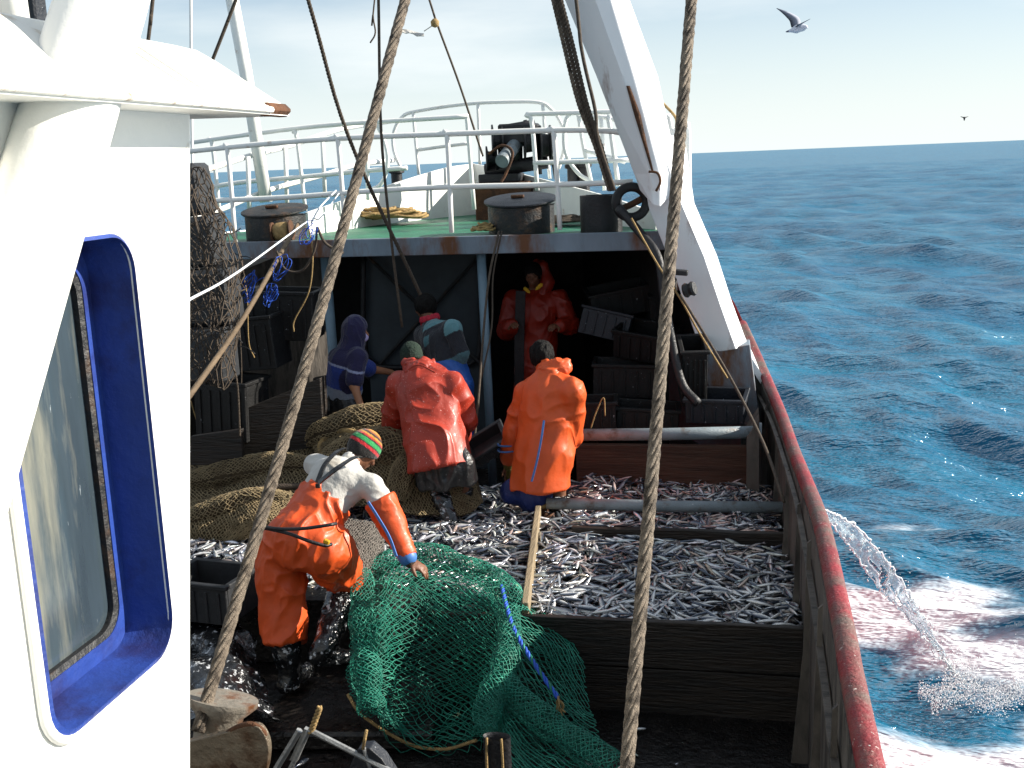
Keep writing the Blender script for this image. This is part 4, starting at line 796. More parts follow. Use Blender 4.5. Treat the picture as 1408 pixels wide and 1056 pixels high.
mb.loft([[(q[0]+x, 4.3+y, q[2]-.6) for x, y in rr_], [(q[0]+x, 4.3+y, q[2]) for x, y in rr_], [(q[0]+x*.85, 4.3+y*.8, q[2]-.01) for x, y in rr_], [(q[0]+x*.8, 4.3+y*.7, q[2]-.5) for x, y in rr_]]); mb.build('shell', 'black', t, smooth=True, sharp=40)
for k in (-.035, .03): MB().tube(spline([q+np.array([k, -.04, .01]), q+np.array([k*1.1, -.048, -.12]), q+np.array([k*.9, -.045, -.3])], 4), .006, 5).build('cord', 'rope', t, smooth=True)
# wet debris under the man in dungarees: sill and low coaming
o = MB().box((-2.55, 5.95, .06), (1.5, .75, .12), rot=(0, 0, R(8)), bev=.02).build('hatch_coaming', 'wetdeck'); tag(o, 'low wet hatch coaming below the man in dungarees', 'hatch')
o = MB().box((-3.25, 6.9, .3), (1.6, .7, .5), rot=(0, 0, R(4)), bev=.02).build('wet_box', 'wetdeck'); tag(o, 'broad wet step carrying the small fish pile by the wheelhouse edge', 'box')
o = MB().box((-4.6, 9.4, .35), (2.6, 1.6, .6), bev=.02).build('hatch_block', 'plank'); tag(o, 'dark hatch block filling the port side behind the tan net', 'hatch')
# ================================================================== PEOPLE
def U(v): v = np.array(v, float); return v/(np.linalg.norm(v)+1e-9)
def limb(F, pts, rs, k=.02):
    for i in range(len(pts)-1): F.cone(pts[i], pts[i+1], rs[i], rs[i+1], k)
    return F
def hand(F, w, d, nrm, side, curl=.5, s=1.0):
    """palm, four jointed fingers of unequal length, thumb from the side of the palm"""
    d = U(d); nrm = U(np.array(nrm)-d*np.dot(nrm, d)); lat = np.cross(d, nrm)*side
    F.ell(w+d*.05*s, (.040*s, .055*s, .019*s), axes=[lat, d, nrm], k=.012)
    for i, (o, ln) in enumerate(zip((-.029, -.010, .010, .028), (.062, .078, .073, .055))):
        p = w+d*.088*s+lat*o*s; dd = U(d+lat*o*3.5); c = curl*(.8+.1*i)
        for q in range(3):
            dd = U(dd*math.cos(c)+nrm*math.sin(c)); p2 = p+dd*ln*s*(.42, .32, .26)[q]; F.cone(p, p2, (.0098, .0092, .0086)[q]*s, (.0092, .0086, .0075)[q]*s, .004); p = p2
    p = w+d*.03*s-lat*.034*s; dd = U(d*.8-lat*.75+nrm*.35)
    for q in range(2): p2 = p+dd*(.034, .028)[q]*s; F.cone(p, p2, .0125*s, .0105*s, .006); p = p2; dd = U(dd+d*.5+nrm*curl*.4)
def headsdf(F, J, jaw=True):
    c, f_, u_ = J['head'], J['look'], J['hup']; r_ = np.cross(f_, u_)
    F.ell(c+u_*.02-f_*.01, (.076, .095, .098), axes=[r_, f_, u_], k=.01)
    F.ell(c-u_*.045+f_*.022, (.056, .066, .072), axes=[r_, f_, u_], k=.03)
    F.ell(c-u_*.088+f_*.062, (.024, .02, .018), axes=[r_, f_, u_], k=.02)
    for s in (-1, 1):
        F.ell(c+r_*s*.078-u_*.01-f_*.005, (.008, .018, .03), axes=[r_, f_, u_], k=.006)
        F.ell(c+r_*s*.044-u_*.02+f_*.066, (.02, .018, .02), axes=[r_, f_, u_], k=.02)
        F.sub(c+r_*s*.031+u_*.005+f_*.098, (.017, .012, .011), axes=[r_, f_, u_])
        F.ell(c+r_*s*.031+u_*.004+f_*.081, (.013, .012, .012), axes=[r_, f_, u_], k=.003)
        F.ell(c+r_*s*.03+u_*.026+f_*.086, (.024, .009, .006), axes=[r_, f_, u_], k=.008)
    F.cone(c+u_*.012+f_*.088, c-u_*.028+f_*.112, .009, .014, .01)
    F.ell(c-u_*.055+f_*.089, (.026, .010, .006), axes=[r_, f_, u_], k=.004); F.ell(c-u_*.067+f_*.087, (.022, .009, .006), axes=[r_, f_, u_], k=.004)
    F.cone(c-u_*.06-f_*.02, J['neck']-u_*.02, .052, .058, .03)
def body(t, J, res=.008, mk='skin', hands=('l', 'r'), curl=.5):
    pts = [v for k, v in J.items() if k not in ('look', 'hup', 'hnl', 'hnr', 'hdl', 'hdr')]; lo, hi = bounds(pts, .26); F = Field(lo, hi, res)
    rt = U(J['sr']-J['sl']); up = U(J['neck']-J['pelvis']); fw = np.cross(up, rt)
    F.cone(J['pelvis'], J['pelvis']*.5+J['chest']*.5, .145, .125, .04, ax=fw, sq=.72); F.cone(J['pelvis']*.5+J['chest']*.5, J['chest'], .125, .155, .05, ax=fw, sq=.7)
    F.cone(J['chest'], J['neck']-up*.05, .15, .09, .04, ax=fw, sq=.75)
    for a in 'lr':
        F.cone(J['chest']+up*.07, J['s'+a], .08, .062, .05); limb(F, [J['s'+a], J['e'+a], J['w'+a]], [.055, .042, .028], .03)
        limb(F, [J['h'+a], J['k'+a], J['a'+a]], [.088, .058, .040], .04)
        ft = J['a'+a]+np.array([0, .0, -.07]); F.cone(ft-fwh(J)*.01, ft+fwh(J)*.04, .034, .03, .03); F.cone(J['a'+a], ft, .04, .036, .02)
        if a in hands:
            d = J.get('hd'+a, U(J['w'+a]-J['e'+a])); hand(F, J['w'+a], d, J.get('hn'+a, (0, 0, -1)), 1 if a == 'r' else -1, curl)
    headsdf(F, J)
    V, Fc = F.mesh(1); mb = MB(); mb.v = [V]; mb.f = Fc.tolist(); mb.m = [0]*len(Fc); mb.n = len(V)
    return mb.build('body', mk, t, smooth=True)
def fwh(J):
    rt = U(J['sr']-J['sl']); f_ = np.cross((0, 0, 1), rt); f_[2] = 0; return U(f_)
def Fb(pts, pad, res=.008): lo, hi = bounds(pts, pad); return Field(lo, hi, res)
def eyes(t, J):
    c, f_, u_ = J['head'], J['look'], J['hup']; r_ = np.cross(f_, u_)
    for s in (-1, 1):
        p = c+r_*s*.031+u_*.004+f_*.0835; MB().lathe([(0, -.009), (.006, -.007), (.009, 0), (.006, .007), (0, .009)], p-f_*.004, tuple(f_), n=12).build('eye', mat('eye_white', '#8a8078', .2, 0), t, smooth=True)
        MB().lathe([(.0055, 0), (.004, .0015), (0, .002)], p+f_*.0046, tuple(f_), n=10).build('iris', 'black', t)
def boot(t, J, a, r=.075, top=None, mk='wetblk', toe=None, seed=0, name='boot'):
    an = J['a'+a]; kn = J['k'+a]; tp = top if top is not None else an+(kn-an)*.75; fd_ = fwh(J) if toe is None else U(toe); ft = an+np.array([0, 0, -.06])
    F = Fb([tp, an, ft+fd_*.2], .14, .009); limb(F, [tp, an*.45+tp*.55, an], [r*1.12, r*.98, r*.80], .02); F.cone(an, ft, r*.75, r*.66, .02); F.cone(ft-fd_*.05, ft+fd_*.17, r*.62, r*.58, .03)
    u_ = U(tp-an); F.cut(u_, tp); F.cut((0, 0, -1), ft+np.array([0, 0, -.05]))
    return garment(name, F, mk, t, .008, 12, u_, 1.2, seed=seed)
def hood_down(t, J, mk, c, sc=1.0, seed=1, name='hood'):
    rt = U(J['sr']-J['sl']); up = U(J['neck']-J['pelvis']); fw = np.cross(up, rt); F = Fb([c], .26, .008)
    for i in range(13):
        a = math.pi*(i/12)-math.pi; p = c+rt*math.cos(a)*.105*sc+fw*(math.sin(a)*.07*sc+.03)+up*(.012*math.sin(i*1.7)); F.cone(p, p+up*.05*sc+fw*.0, .036*sc, .026*sc, .012)
    F.ell(c-fw*.06*sc-up*.035, (.10*sc, .05*sc, .065*sc), axes=[rt, fw, up], k=.02)
    return garment(name, F, mk, t, .014, 15, rt, 1.6, seed=seed)
def jacket(t, J, mk, hem, rc=.19, rh=.23, sl=(.085, .075, .062), flat=.78, name='jacket', seed=0, amp=.016, hemn=None, cuff=.97, fr=6.5, elbows=1.0, res=.009, hemcut=None, extra=None):
    rt = U(J['sr']-J['sl']); up = U(J['neck']-J['pelvis']); fw = np.cross(up, rt); F = Fb([J['neck'], hem, J['sl'], J['sr'], J['el'], J['er'], J['wl'], J['wr']], .32, res)
    F.cone(J['pelvis'], J['chest'], rc*1.02, rc, .05, ax=fw, sq=flat); F.cone(hem-U(J['pelvis']-hem)*.08, J['pelvis'], rh, rc*1.02, .05, ax=fw, sq=flat)
    F.cone(J['chest'], J['neck']-up*.03, rc*.92, .085, .05, ax=fw, sq=flat)
    n = U(hem-J['pelvis']) if hemn is None else U(hemn); F.cut(n, hem if hemcut is None else hemcut)
    for a in 'lr':
        F.cone(J['chest']+up*.06, J['s'+a], .12, sl[0], .05); w = J['e'+a]+(J['w'+a]-J['e'+a])*cuff; limb(F, [J['s'+a], J['e'+a], w], [sl[0], sl[1], sl[2]], .03)
    if extra: extra(F)
    return garment(name, F, mk, t, amp, fr, up, 1.5, seed=seed)
def strip_on(name, t, path, w, mk, th=.004, out=None):
    """a flat tape laid along a path, width across 'out' normal"""
    P = spline(path, 6); T = np.gradient(P, axis=0); rings = []
    for i in range(len(P)):
        o = U(out if out is not None else (0, -1, 0)); s = U(np.cross(T[i], o)); rings.append([P[i]-s*w/2-o*th, P[i]+s*w/2-o*th, P[i]+s*w/2+o*th, P[i]-s*w/2+o*th])
    mb = MB(); mb.loft(rings); return mb.build(name, mk, t, smooth=False)
def J_(d): return {k: (PY(*v) if k not in ('look', 'hup', 'hnl', 'hnr', 'hdl', 'hdr') else U(v)) for k, v in d.items()}
# ---------- A: man in orange dungarees bending over the green net
J = J_(dict(head=(500, 620, 6.62), neck=(478, 640, 6.46), chest=(458, 668, 6.34), pelvis=(415, 738, 6.10), sl=(436, 640, 6.60), sr=(512, 668, 6.30), el=(452, 682, 6.9), wl=(464, 708, 7.05),
    er=(540, 722, 6.25), wr=(563, 772, 6.16), hl=(388, 752, 6.15), hr=(448, 757, 6.08), kl=(386, 845, 6.08), kr=(478, 800, 6.45), al=(398, 925, 6.05), ar=(446, 890, 6.0),
    look=(.55, .62, -.6), hup=(.45, .55, .7), hnr=(-.2, .3, -1), hdr=(.75, .1, -.45)))
J['look'] = U(J['look']-J['hup']*np.dot(J['look'], J['hup']))
t = thing('person', 'man in orange dungarees and striped knit cap bending over the green net', 'person', (J['al'][0], J['al'][1], J['al'][2]-.1))
body(t, J, .007, 'skindk', curl=.42)
up = U(J['neck']-J['pelvis']); rt = U(J['sr']-J['sl']); fw = np.cross(up, rt)
F = Fb([J['neck'], J['pelvis'], J['sl'], J['sr'], J['er'], J['el']], .25, .008); F.cone(J['pelvis'], J['chest'], .175, .19, .05, ax=fw, sq=.74); F.cone(J['chest'], J['neck']-up*.03, .175, .075, .05, ax=fw, sq=.75)
for a, e in (('l', .75), ('r', .52)):
    F.cone(J['chest']+up*.05, J['s'+a], .11, .070, .07); limb(F, [J['s'+a], J['s'+a]+(J['e'+a]-J['s'+a])*e], [.072, .072], .03)
garment('shirt', F, 'shirt', t, .012, 8, rt, 2.0, seed=2)
F = Fb([J['neck'], J['pelvis']], .2, .008); F.cone(J['neck']-up*.03, J['neck']+up*.03, .066, .062, .01); F.sub(J['neck']+up*.06, (.05, .05, .04)); garment('collar', F, 'shirt', t, .006, 20, rt, 1.5)
# trousers part and high back part of the dungarees
F = Fb([J['pelvis'], J['hl'], J['hr'], J['kl'], J['kr'], J['al'], J['chest'], J['neck']], .26, .008)
waist = J['pelvis']+up*.16
F.cone(J['pelvis'], waist, .212, .188, .05, ax=fw, sq=.82); F.ell(J['pelvis']-fw*.05-up*.02, (.20, .15, .15), axes=[rt, fw, up], k=.05)
hemL = PY(392, 887, 6.04); limb(F, [J['hl'], J['kl'], hemL+np.array([0, 0, -.05])], [.155, .135, .150], .05)
kneeR = J['kr']; limb(F, [J['hr'], kneeR], [.160, .110], .05); F.cone(kneeR, kneeR+(J['ar']-kneeR)*.10, .11, .105, .02)
F2 = F
q = J['chest']; F.cone(waist, q+up*.02, .190, .20, .03, ax=fw, sq=.76)
apex = PY(437, 664, 6.1)
def vplane(p1, p2):   # plane through two pixels and roughly the view axis, normal pointing up/out
    a, b = PY(*p1), PY(*p2); d = U(b-a); v = U((a+b)/2-CAM); n = np.cross(v, d); return (n if n[2] > 0 else -n), a
for pl_ in (((352, 690, 6.1), (437, 660, 6.1)), ((437, 660, 6.1), (480, 712, 6.1))): n, a = vplane(*pl_); F.cut(n, a)
# keep only legs below: hem cut of left leg
n, a = vplane((355, 886, 6.05), (432, 880, 6.05)); F.cut(-n, a)
garment('dungarees', F, 'orange', t, .030, 6.0, (.3, 0, 1), 1.5, seed=5)
# right leg lower cut lives in knee hem; boots
boot(t, J, 'l', .088, top=PY(392, 872, 6.06), seed=1, toe=(.25, .9, 0)); boot(t, J, 'r', .095, top=J['ar']+(J['kr']-J['ar'])*.9, seed=2, toe=(.9, .5, -.3))
F = Fb([J['sr'], J['er'], J['wr']], .14, .007); a0 = J['sr']+(J['er']-J['sr'])*.42; limb(F, [a0, J['er'], J['er']+(J['wr']-J['er'])*.93], [.102, .084, .058], .02); F.cut(-U(J['er']-J['sr']), a0-U(J['er']-J['sr'])*.02); F.cut(U(J['wr']-J['er']), J['er']+(J['wr']-J['er'])*.88); garment('sleeve', F, 'orange', t, .008, 11, (0, 0, 1), 1.2, seed=8)
F = Fb([J['sl'], J['el'], J['wl']], .14, .008); a0 = J['sl']+(J['el']-J['sl'])*.45; limb(F, [a0, J['el'], J['wl']], [.085, .072, .05], .02); garment('sleeve', F, 'orange', t, .008, 11, seed=9)
dl = U(J['wr']-J['er']); F = Fb([J['wr']], .16, .006); F.cone(J['wr']-dl*.06, J['wr']+dl*.005, .044, .036, .0); garment('cuff', F, 'knit', t, .003, 30)
F = Fb([J['wr']], .2, .006); F.cone(J['er']+(J['wr']-J['er'])*.80, J['er']+(J['wr']-J['er'])*.88, .0605, .0595, .0); garment('cuff_band', F, 'bluestripe', t, .0)
strip_on('sleeve_stripe', t, [PY(506, 690, 6.17), PY(520, 712, 6.14), PY(535, 738, 6.13), PY(545, 765, 6.09)], .016, 'bluestripe', .005)
c, u_, f_ = J['head'], J['hup'], J['look']; r_ = np.cross(f_, u_)
F = Fb([c], .2, .006); F.ell(c+u_*.022-f_*.012, (.098, .116, .125), axes=[r_, f_, u_], k=0); F.cut(-(u_*.9-f_*.45), c-u_*.03+f_*.02)
def hatcol(V):
    tt = (V-c)@u_; tt = tt+.02*((V-c)@r_); o = np.zeros((len(V), 3)); b = [(-1, '#131010'), (.012, '#b01822'), (.032, '#17120e'), (.040, '#1d8a48'), (.068, '#15110e'), (.078, '#a82a20'), (.090, '#b07a28'), (.103, '#1c1612'), (.117, '#8a4a20'), (.128, '#b07a28')]
    for th, cc in b: o[tt > th] = lin(cc)[:3]
    return o
garment('knit_cap', F, 'patt', t, .003, 22, colf=hatcol)
for nm, pts in (('strap', [(436, 664, 6.13), (446, 640, 6.2), (462, 622, 6.32), (474, 616, 6.42)]), ('strap', [(438, 664, 6.12), (462, 645, 6.1), (485, 630, 6.24), (498, 628, 6.32)])): strip_on(nm, t, [PY(*p) for p in pts], .028, 'blkcloth', .006, out=-fw+np.array([0, -.6, .3]))
MB().box(PY(437, 668, 6.06), (.03, .012, .03), bev=.004).build('buckle', 'dark', t)
for pts in ([(352, 722, 5.92), (380, 727, 5.84), (415, 727, 5.82), (452, 722, 5.84), (462, 720, 5.9)], [(354, 724, 5.92), (395, 733, 5.83), (425, 744, 5.81), (447, 750, 5.84), (456, 748, 5.88)]): MB().tube(spline([PY(*p) for p in pts], 6), .011, 7).build('cord_belt', 'black', t, smooth=True)
MB().box(PY(449, 745, 5.85), (.04, .02, .03), rot=(0, .4, 0), bev=.006).build('yellow_tag', 'yellow', t)
# ---------- B: man in the wet red jacket, seen from behind
J = J_(dict(head=(566, 492, 8.62), neck=(578, 512, 8.42), chest=(585, 540, 8.32), pelvis=(600, 610, 8.12), sl=(550, 530, 8.38), sr=(624, 530, 8.32), el=(539, 582, 8.50), wl=(562, 600, 8.80), er=(641, 578, 8.42), wr=(628, 606, 8.75),
    hl=(588, 632, 8.12), hr=(622, 632, 8.12), kl=(600, 680, 8.25), kr=(636, 680, 8.30), al=(622, 722, 8.05), ar=(640, 730, 8.35), look=(-.35, .85, -.35), hup=(-.15, .35, .9)))
J['look'] = U(J['look']-J['hup']*np.dot(J['look'], J['hup']))
t = thing('person', 'man in a wet red hooded jacket and black apron seen from behind', 'person', J['al'])
body(t, J, .009, 'skindk')
jacket(t, J, 'redj', PY(604, 640, 8.05), rc=.235, rh=.275, sl=(.098, .088, .072), seed=3, amp=.030, hemn=None, flat=.80, hemcut=PY(600, 646, 8.0), fr=4.6)
hood_down(t, J, 'redj', J['neck']+np.array([-.0, -.02, .03]), 1.12, seed=4)
c, u_, f_ = J['head'], J['hup'], J['look']; r_ = np.cross(f_, u_); F = Fb([c], .2, .007); F.ell(c+u_*.02-f_*.012, (.094, .112, .118), axes=[r_, f_, u_], k=0); F.cut(-u_, c-u_*.03); garment('knit_cap', F, mat('dark_green_knit', '#16291f', .95, .3, 30, bump=.8), t, .005, 22)
rt = U(J['sr']-J['sl']); F = Fb([J['pelvis'], J['kl'], J['kr']], .3, .009); F.cone(J['pelvis'], PY(612, 640, 8.1), .20, .235, .05, ax=(0, 1, 0), sq=.8); F.cone(PY(612, 640, 8.1), PY(616, 665, 8.12), .235, .245, .03, ax=(0, 1, 0), sq=.8); F.cut((0.1, 0, -1), PY(600, 668, 8.05)); garment('apron', F, 'blkcloth', t, .035, 7, (0, 0, 1), 5, seed=3)
boot(t, J, 'l', .080, top=PY(600, 668, 8.18), seed=5, toe=(.5, -.4, 0)); boot(t, J, 'r', .080, top=PY(636, 672, 8.3), seed=6)
strip_on('hood_seam', t, [PY(557, 512, 8.14), PY(575, 502, 8.12), PY(598, 512, 8.12)], .012, 'redj')
# ---------- C: man in orange jacket with blue piping
J = J_(dict(head=(744, 491, 8.72), neck=(755, 512, 8.62), chest=(756, 545, 8.55), pelvis=(748, 625, 8.46), sl=(722, 540, 8.62), sr=(786, 538, 8.42), el=(708, 595, 8.62), wl=(699, 640, 8.70), er=(786, 600, 8.55), wr=(765, 640, 8.8),
    hl=(733, 640, 8.48), hr=(765, 640, 8.42), kl=(735, 690, 8.5), kr=(768, 690, 8.45), al=(738, 745, 8.5), ar=(768, 745, 8.45), look=(-.55, .7, -.35), hup=(-.12, .2, .95), hdl=(-.15, .15, -1)))
J['look'] = U(J['look']-J['hup']*np.dot(J['look'], J['hup']))
t = thing('person', 'dark haired man in a bright orange jacket with blue piping standing knee deep in fish', 'person', J['al'])
body(t, J, .009, 'skindk')
jacket(t, J, 'orangej', PY(742, 664, 8.42), rc=.225, rh=.262, sl=(.095, .088, .078), seed=6, amp=.028, flat=.86, hemcut=PY(742, 668, 8.4), cuff=.72, hemn=(.0, 0, -1), fr=4.4)
hood_down(t, J, 'orangej', J['neck']+np.array([.03, -.02, .02]), 1.12, seed=7)
c, u_, f_ = J['head'], J['hup'], J['look']; r_ = np.cross(f_, u_); F = Fb([c], .2, .007); F.ell(c+u_*.022-f_*.018, (.096, .112, .115), axes=[r_, f_, u_], k=0); F.sub(c-u_*.045+f_*.10, (.075, .075, .085), axes=[r_, f_, u_]); F.cut(-u_, c-u_*.085); garment('hair', F, 'hair', t, .010, 26)
strip_on('side_piping', t, [PY(748, 578, 8.28), PY(744, 605, 8.21), PY(738, 635, 8.17), (PY(731, 662, 8.15))], .016, 'bluestripe', .004)
for yy in (610, 618): MB().tube([PY(699, yy, 8.62)+np.array([.087*math.cos(a), .087*math.sin(a), .004*math.cos(a)]) for a in np.linspace(0, 6.283, 24, endpoint=False)], .008, 6, closed=True).build('cuff_band', 'bluestripe', t, smooth=True)
F = Fb([J['wl']], .2, .007); dl = U((-.15, .15, -1)); F.cone(J['wl']-dl*.10, J['wl'], .058, .045, .02); hand(F, J['wl'], dl, (.6, .6, 0), -1, .5, 1.3); garment('glove', F, mat('olive_glove', '#5c5520', .6, .3, 12, bump=.4), t, .004, 20)
F = Fb([J['wl'], J['hl']], .3, .009); F.cone(PY(705, 676, 8.42), PY(735, 672, 8.42), .10, .13, .05); F.cone(PY(735, 640, 8.45), PY(735, 678, 8.42), .17, .16, .05); garment('trousers', F, mat('navy_oilskin', '#23336e', .45, .3, 9, bump=.4), t, .014, 8)
boot(t, J, 'l', .088, top=PY(736, 680, 8.45), seed=7); boot(t, J, 'r', .088, top=PY(768, 680, 8.45), seed=8)
# ---------- D: purple hooded figure pulling the net
J = J_(dict(head=(489, 455, 9.35), neck=(482, 478, 9.32), chest=(477, 500, 9.30), pelvis=(470, 552, 9.35), sl=(465, 492, 9.42), sr=(492, 492, 9.22), el=(508, 507, 9.7), wl=(538, 512, 9.85), er=(487, 530, 9.10), wr=(497, 562, 9.0),
    hl=(462, 560, 9.4), hr=(480, 562, 9.3), kl=(472, 610, 9.45), kr=(490, 610, 9.3), al=(466, 655, 9.4), ar=(484, 655, 9.3), look=(.95, .25, -.35), hup=(.15, 0, 1), hnr=(-.6, .3, 0)))
J['look'] = U(J['look']-J['hup']*np.dot(J['look'], J['hup']))
t = thing('person', 'person in a purple hood and blue shirt hauling the tan net with bare forearms', 'person', J['al'])
body(t, J, .009, 'skin')
F = Fb([J['neck'], J['pelvis'], J['er'], J['sl'], J['el'], J['er']], .25, .008); F.cone(J['pelvis'], J['chest'], .17, .165, .05); F.cone(J['chest'], J['neck'], .15, .09, .05)
for a, e in (('l', .95), ('r', .80)): F.cone(J['chest'], J['s'+a], .10, .085, .05); limb(F, [J['s'+a], J['s'+a]+(J['e'+a]-J['s'+a])*e], [.085, .078], .03)
F.cut(U(J['pelvis']-J['chest']), J['pelvis']+np.array([0, 0, .06]))
def colD(V):
    q = (V-J['chest'])@U((.25, 0, 1)); o = np.tile(lin('#191740')[:3], (len(V), 1)).astype(float); sx = (V-J['chest'])[:, 0]
    o[(q < .0)] = lin('#1d3684')[:3]; o[(q < -.22)] = lin('#8a93a4')[:3]; arm = np.linalg.norm(V-J['er'], axis=1) < .17; o[arm] = lin('#191740')[:3]; o[(q < .01) & (q > -.01)] = lin('#8890b0')[:3]; return o
garment('pullover', F, 'patt', t, .010, 9, seed=2, colf=colD)
c, u_, f_ = J['head'], J['hup'], J['look']; F = Fb([c, J['neck']], .2, .007); F.ell(c+u_*.01-f_*.005, (.112, .118, .135), axes=[np.cross(f_, u_), f_, u_], k=0); F.cone(c-u_*.06, J['neck']-u_*.03, .10, .12, .04); F.sub(c+f_*.125+u_*.0, (.06, .05, .05), axes=[np.cross(f_, u_), f_, u_]); garment('hood', F, 'purple', t, .010, 12, seed=4)
F = Fb([c], .2, .007); F.ell(c+f_*.062-u_*.052, (.058, .058, .042), axes=[np.cross(f_, u_), f_, u_], k=0); garment('face_scarf', F, mat('lilac_scarf', '#a99fc8', .9, .2, 12), t, .006, 18)
F = Fb([J['pelvis'], J['al'], J['ar']], .3, .01); F.cone(J['pelvis']+np.array([0, 0, .05]), J['pelvis']-np.array([0, 0, .05]), .175, .18, .03)
for a in 'lr': limb(F, [J['h'+a], J['k'+a], J['a'+a]], [.12, .10, .10], .04)
garment('trousers', F, 'blkcloth', t, .014, 8, seed=7)
# ---------- E: person in teal and black jacket with red scarf
J = J_(dict(head=(584, 422, 9.95), neck=(592, 443, 9.85), chest=(604, 468, 9.75), pelvis=(622, 520, 9.65), sl=(582, 460, 9.9), sr=(622, 452, 9.65), el=(578, 500, 10.05), wl=(560, 515, 10.2), er=(634, 485, 9.62), wr=(630, 512, 9.75),
    hl=(612, 530, 9.7), hr=(632, 530, 9.6), kl=(615, 580, 9.75), kr=(635, 580, 9.6), al=(620, 630, 9.7), ar=(640, 630, 9.6), look=(-.75, .35, -.5), hup=(-.25, .1, 1)))
J['look'] = U(J['look']-J['hup']*np.dot(J['look'], J['hup']))
t = thing('person', 'person in a teal and black jacket with a red scarf leaning behind the red jacket', 'person', J['al'])
body(t, J, .009, 'skindk')
def colE(V):
    q = (V-J['chest']); z = q@U(J['neck']-J['pelvis']); x = q@U(J['sr']-J['sl']); o = np.tile(lin('#20242c')[:3], (len(V), 1)).astype(float)
    o[(z > .10) & (x > -.05) & (x < .13)] = lin('#4f7c84')[:3]; o[(z < -.24)] = lin('#44686f')[:3]; o[(np.abs(x-.02) < .035) & (np.abs(z-.0) < .04)] = lin('#3f6a72')[:3]; o[(x > .20) & (z > -.05) & (z < .09)] = lin('#5a8a92')[:3]; return o
J2 = J; rt = U(J['sr']-J['sl']); up = U(J['neck']-J['pelvis']); F = Fb([J['neck'], J['pelvis'], J['sl'], J['sr'], J['el'], J['er'], J['wl'], J['wr']], .28, .008); hem = J['chest']*.25+J['pelvis']*.75; F.cone(hem, J['chest'], .165, .185, .05, ax=np.cross(up, rt), sq=.85); F.cone(J['chest'], J['neck']-up*.02, .17, .085, .05); F.cut(-up, hem+up*.0)
for a in 'lr': F.cone(J['chest']+up*.04, J['s'+a], .11, .085, .05); limb(F, [J['s'+a], J['e'+a], J['w'+a]], [.082, .068, .048], .03)
garment('jacket', F, 'patt', t, .014, 8, seed=9, colf=colE)
c, u_, f_ = J['head'], J['hup'], J['look']; r_ = np.cross(f_, u_); F = Fb([c], .2, .007); F.ell(c+u_*.018-f_*.018, (.095, .110, .114), axes=[r_, f_, u_], k=0); F.sub(c-u_*.05+f_*.10, (.08, .075, .08), axes=[r_, f_, u_]); garment('hair', F, 'hair', t, .008, 26)
F = Fb([J['neck']], .22, .007)
for i in range(12): a = i/12*2*math.pi; p = J['neck']+u_*.03+r_*math.cos(a)*.07+f_*math.sin(a)*.08; F.cone(p, p+u_*.02, .024, .02, .01)
F.cone(J['neck']+f_*.08, J['neck']+f_*.11-u_*.09, .03, .02, .02); garment('scarf', F, 'redc', t, .008, 20)
F = Fb([J['pelvis'], J['al'], J['ar']], .3, .01); F.cone(hem, J['pelvis']-up*.05, .165, .17, .03)
for a in 'lr': limb(F, [J['h'+a], J['k'+a], J['a'+a]], [.12, .10, .09], .04)
garment('trousers', F, mat('bright_blue_oilskin', '#2554a0', .4, .2, 8, bump=.4), t, .014, 8, seed=3)
# ---------- F: man facing us in the shade under the foredeck
J = J_(dict(head=(733, 378, 11.15), neck=(735, 402, 11.20), chest=(738, 428, 11.20), pelvis=(738, 505, 11.20), sl=(768, 412, 11.17), sr=(706, 412, 11.17), el=(783, 452, 11.07), wl=(772, 440, 10.80), er=(697, 455, 11.07), wr=(704, 448, 10.80),
    hl=(750, 515, 11.20), hr=(726, 515, 11.20), kl=(752, 580, 11.15), kr=(726, 580, 11.15), al=(752, 640, 11.20), ar=(726, 640, 11.20), look=(-.05, -.93, -.35), hup=(0, -.25, .97), hnr=(.5, -.3, -.6), hnl=(-.5, -.3, -.6)))
J['wl'] = PY(768, 448, 10.87); J['el'] = PY(785, 447, 11.07); J['look'] = U(J['look']-J['hup']*np.dot(J['look'], J['hup']))
t = thing('person', 'man in a red orange raincoat facing aft in the deep shade under the foredeck', 'person', J['al'])
body(t, J, .008, 'skindk', curl=.6); eyes(t, J)
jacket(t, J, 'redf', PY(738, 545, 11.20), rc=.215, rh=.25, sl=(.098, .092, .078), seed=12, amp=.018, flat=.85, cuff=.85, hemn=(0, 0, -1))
strip_on('open_front', t, [PY(716, 400, 10.91), PY(715, 440, 10.92), PY(714, 480, 10.91), PY(714, 530, 10.91)], .10, 'black', .012)
c, u_, f_ = J['head'], J['hup'], J['look']; r_ = np.cross(f_, u_); F = Fb([c], .22, .007); F.ell(c+u_*.022-f_*.02, (.088, .104, .108), axes=[r_, f_, u_], k=0); F.sub(c-u_*.05+f_*.09, (.085, .085, .095), axes=[r_, f_, u_]); garment('hair', F, 'hair', t, .007, 26)
F = Fb([c, J['neck']], .24, .008)
for i in range(11): a = -math.pi*.1-i/10*math.pi*.9; p = c+r_*(-1)*math.cos(a)*.0+np.array([0.0, .07, 0]); 
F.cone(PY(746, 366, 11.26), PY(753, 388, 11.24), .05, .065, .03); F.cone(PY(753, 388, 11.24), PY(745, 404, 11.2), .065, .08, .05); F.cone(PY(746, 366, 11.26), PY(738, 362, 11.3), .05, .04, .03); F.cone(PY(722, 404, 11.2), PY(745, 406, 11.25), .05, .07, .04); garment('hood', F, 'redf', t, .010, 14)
F = Fb([J['neck']], .2, .007); F.cone(PY(728, 405, 10.97), PY(744, 392, 11.01), .018, .02, .02); F.cone(PY(722, 397, 11.01), PY(730, 406, 10.97), .02, .028, .02); garment('neck_cloth', F, 'yellow', t, .006, 22)
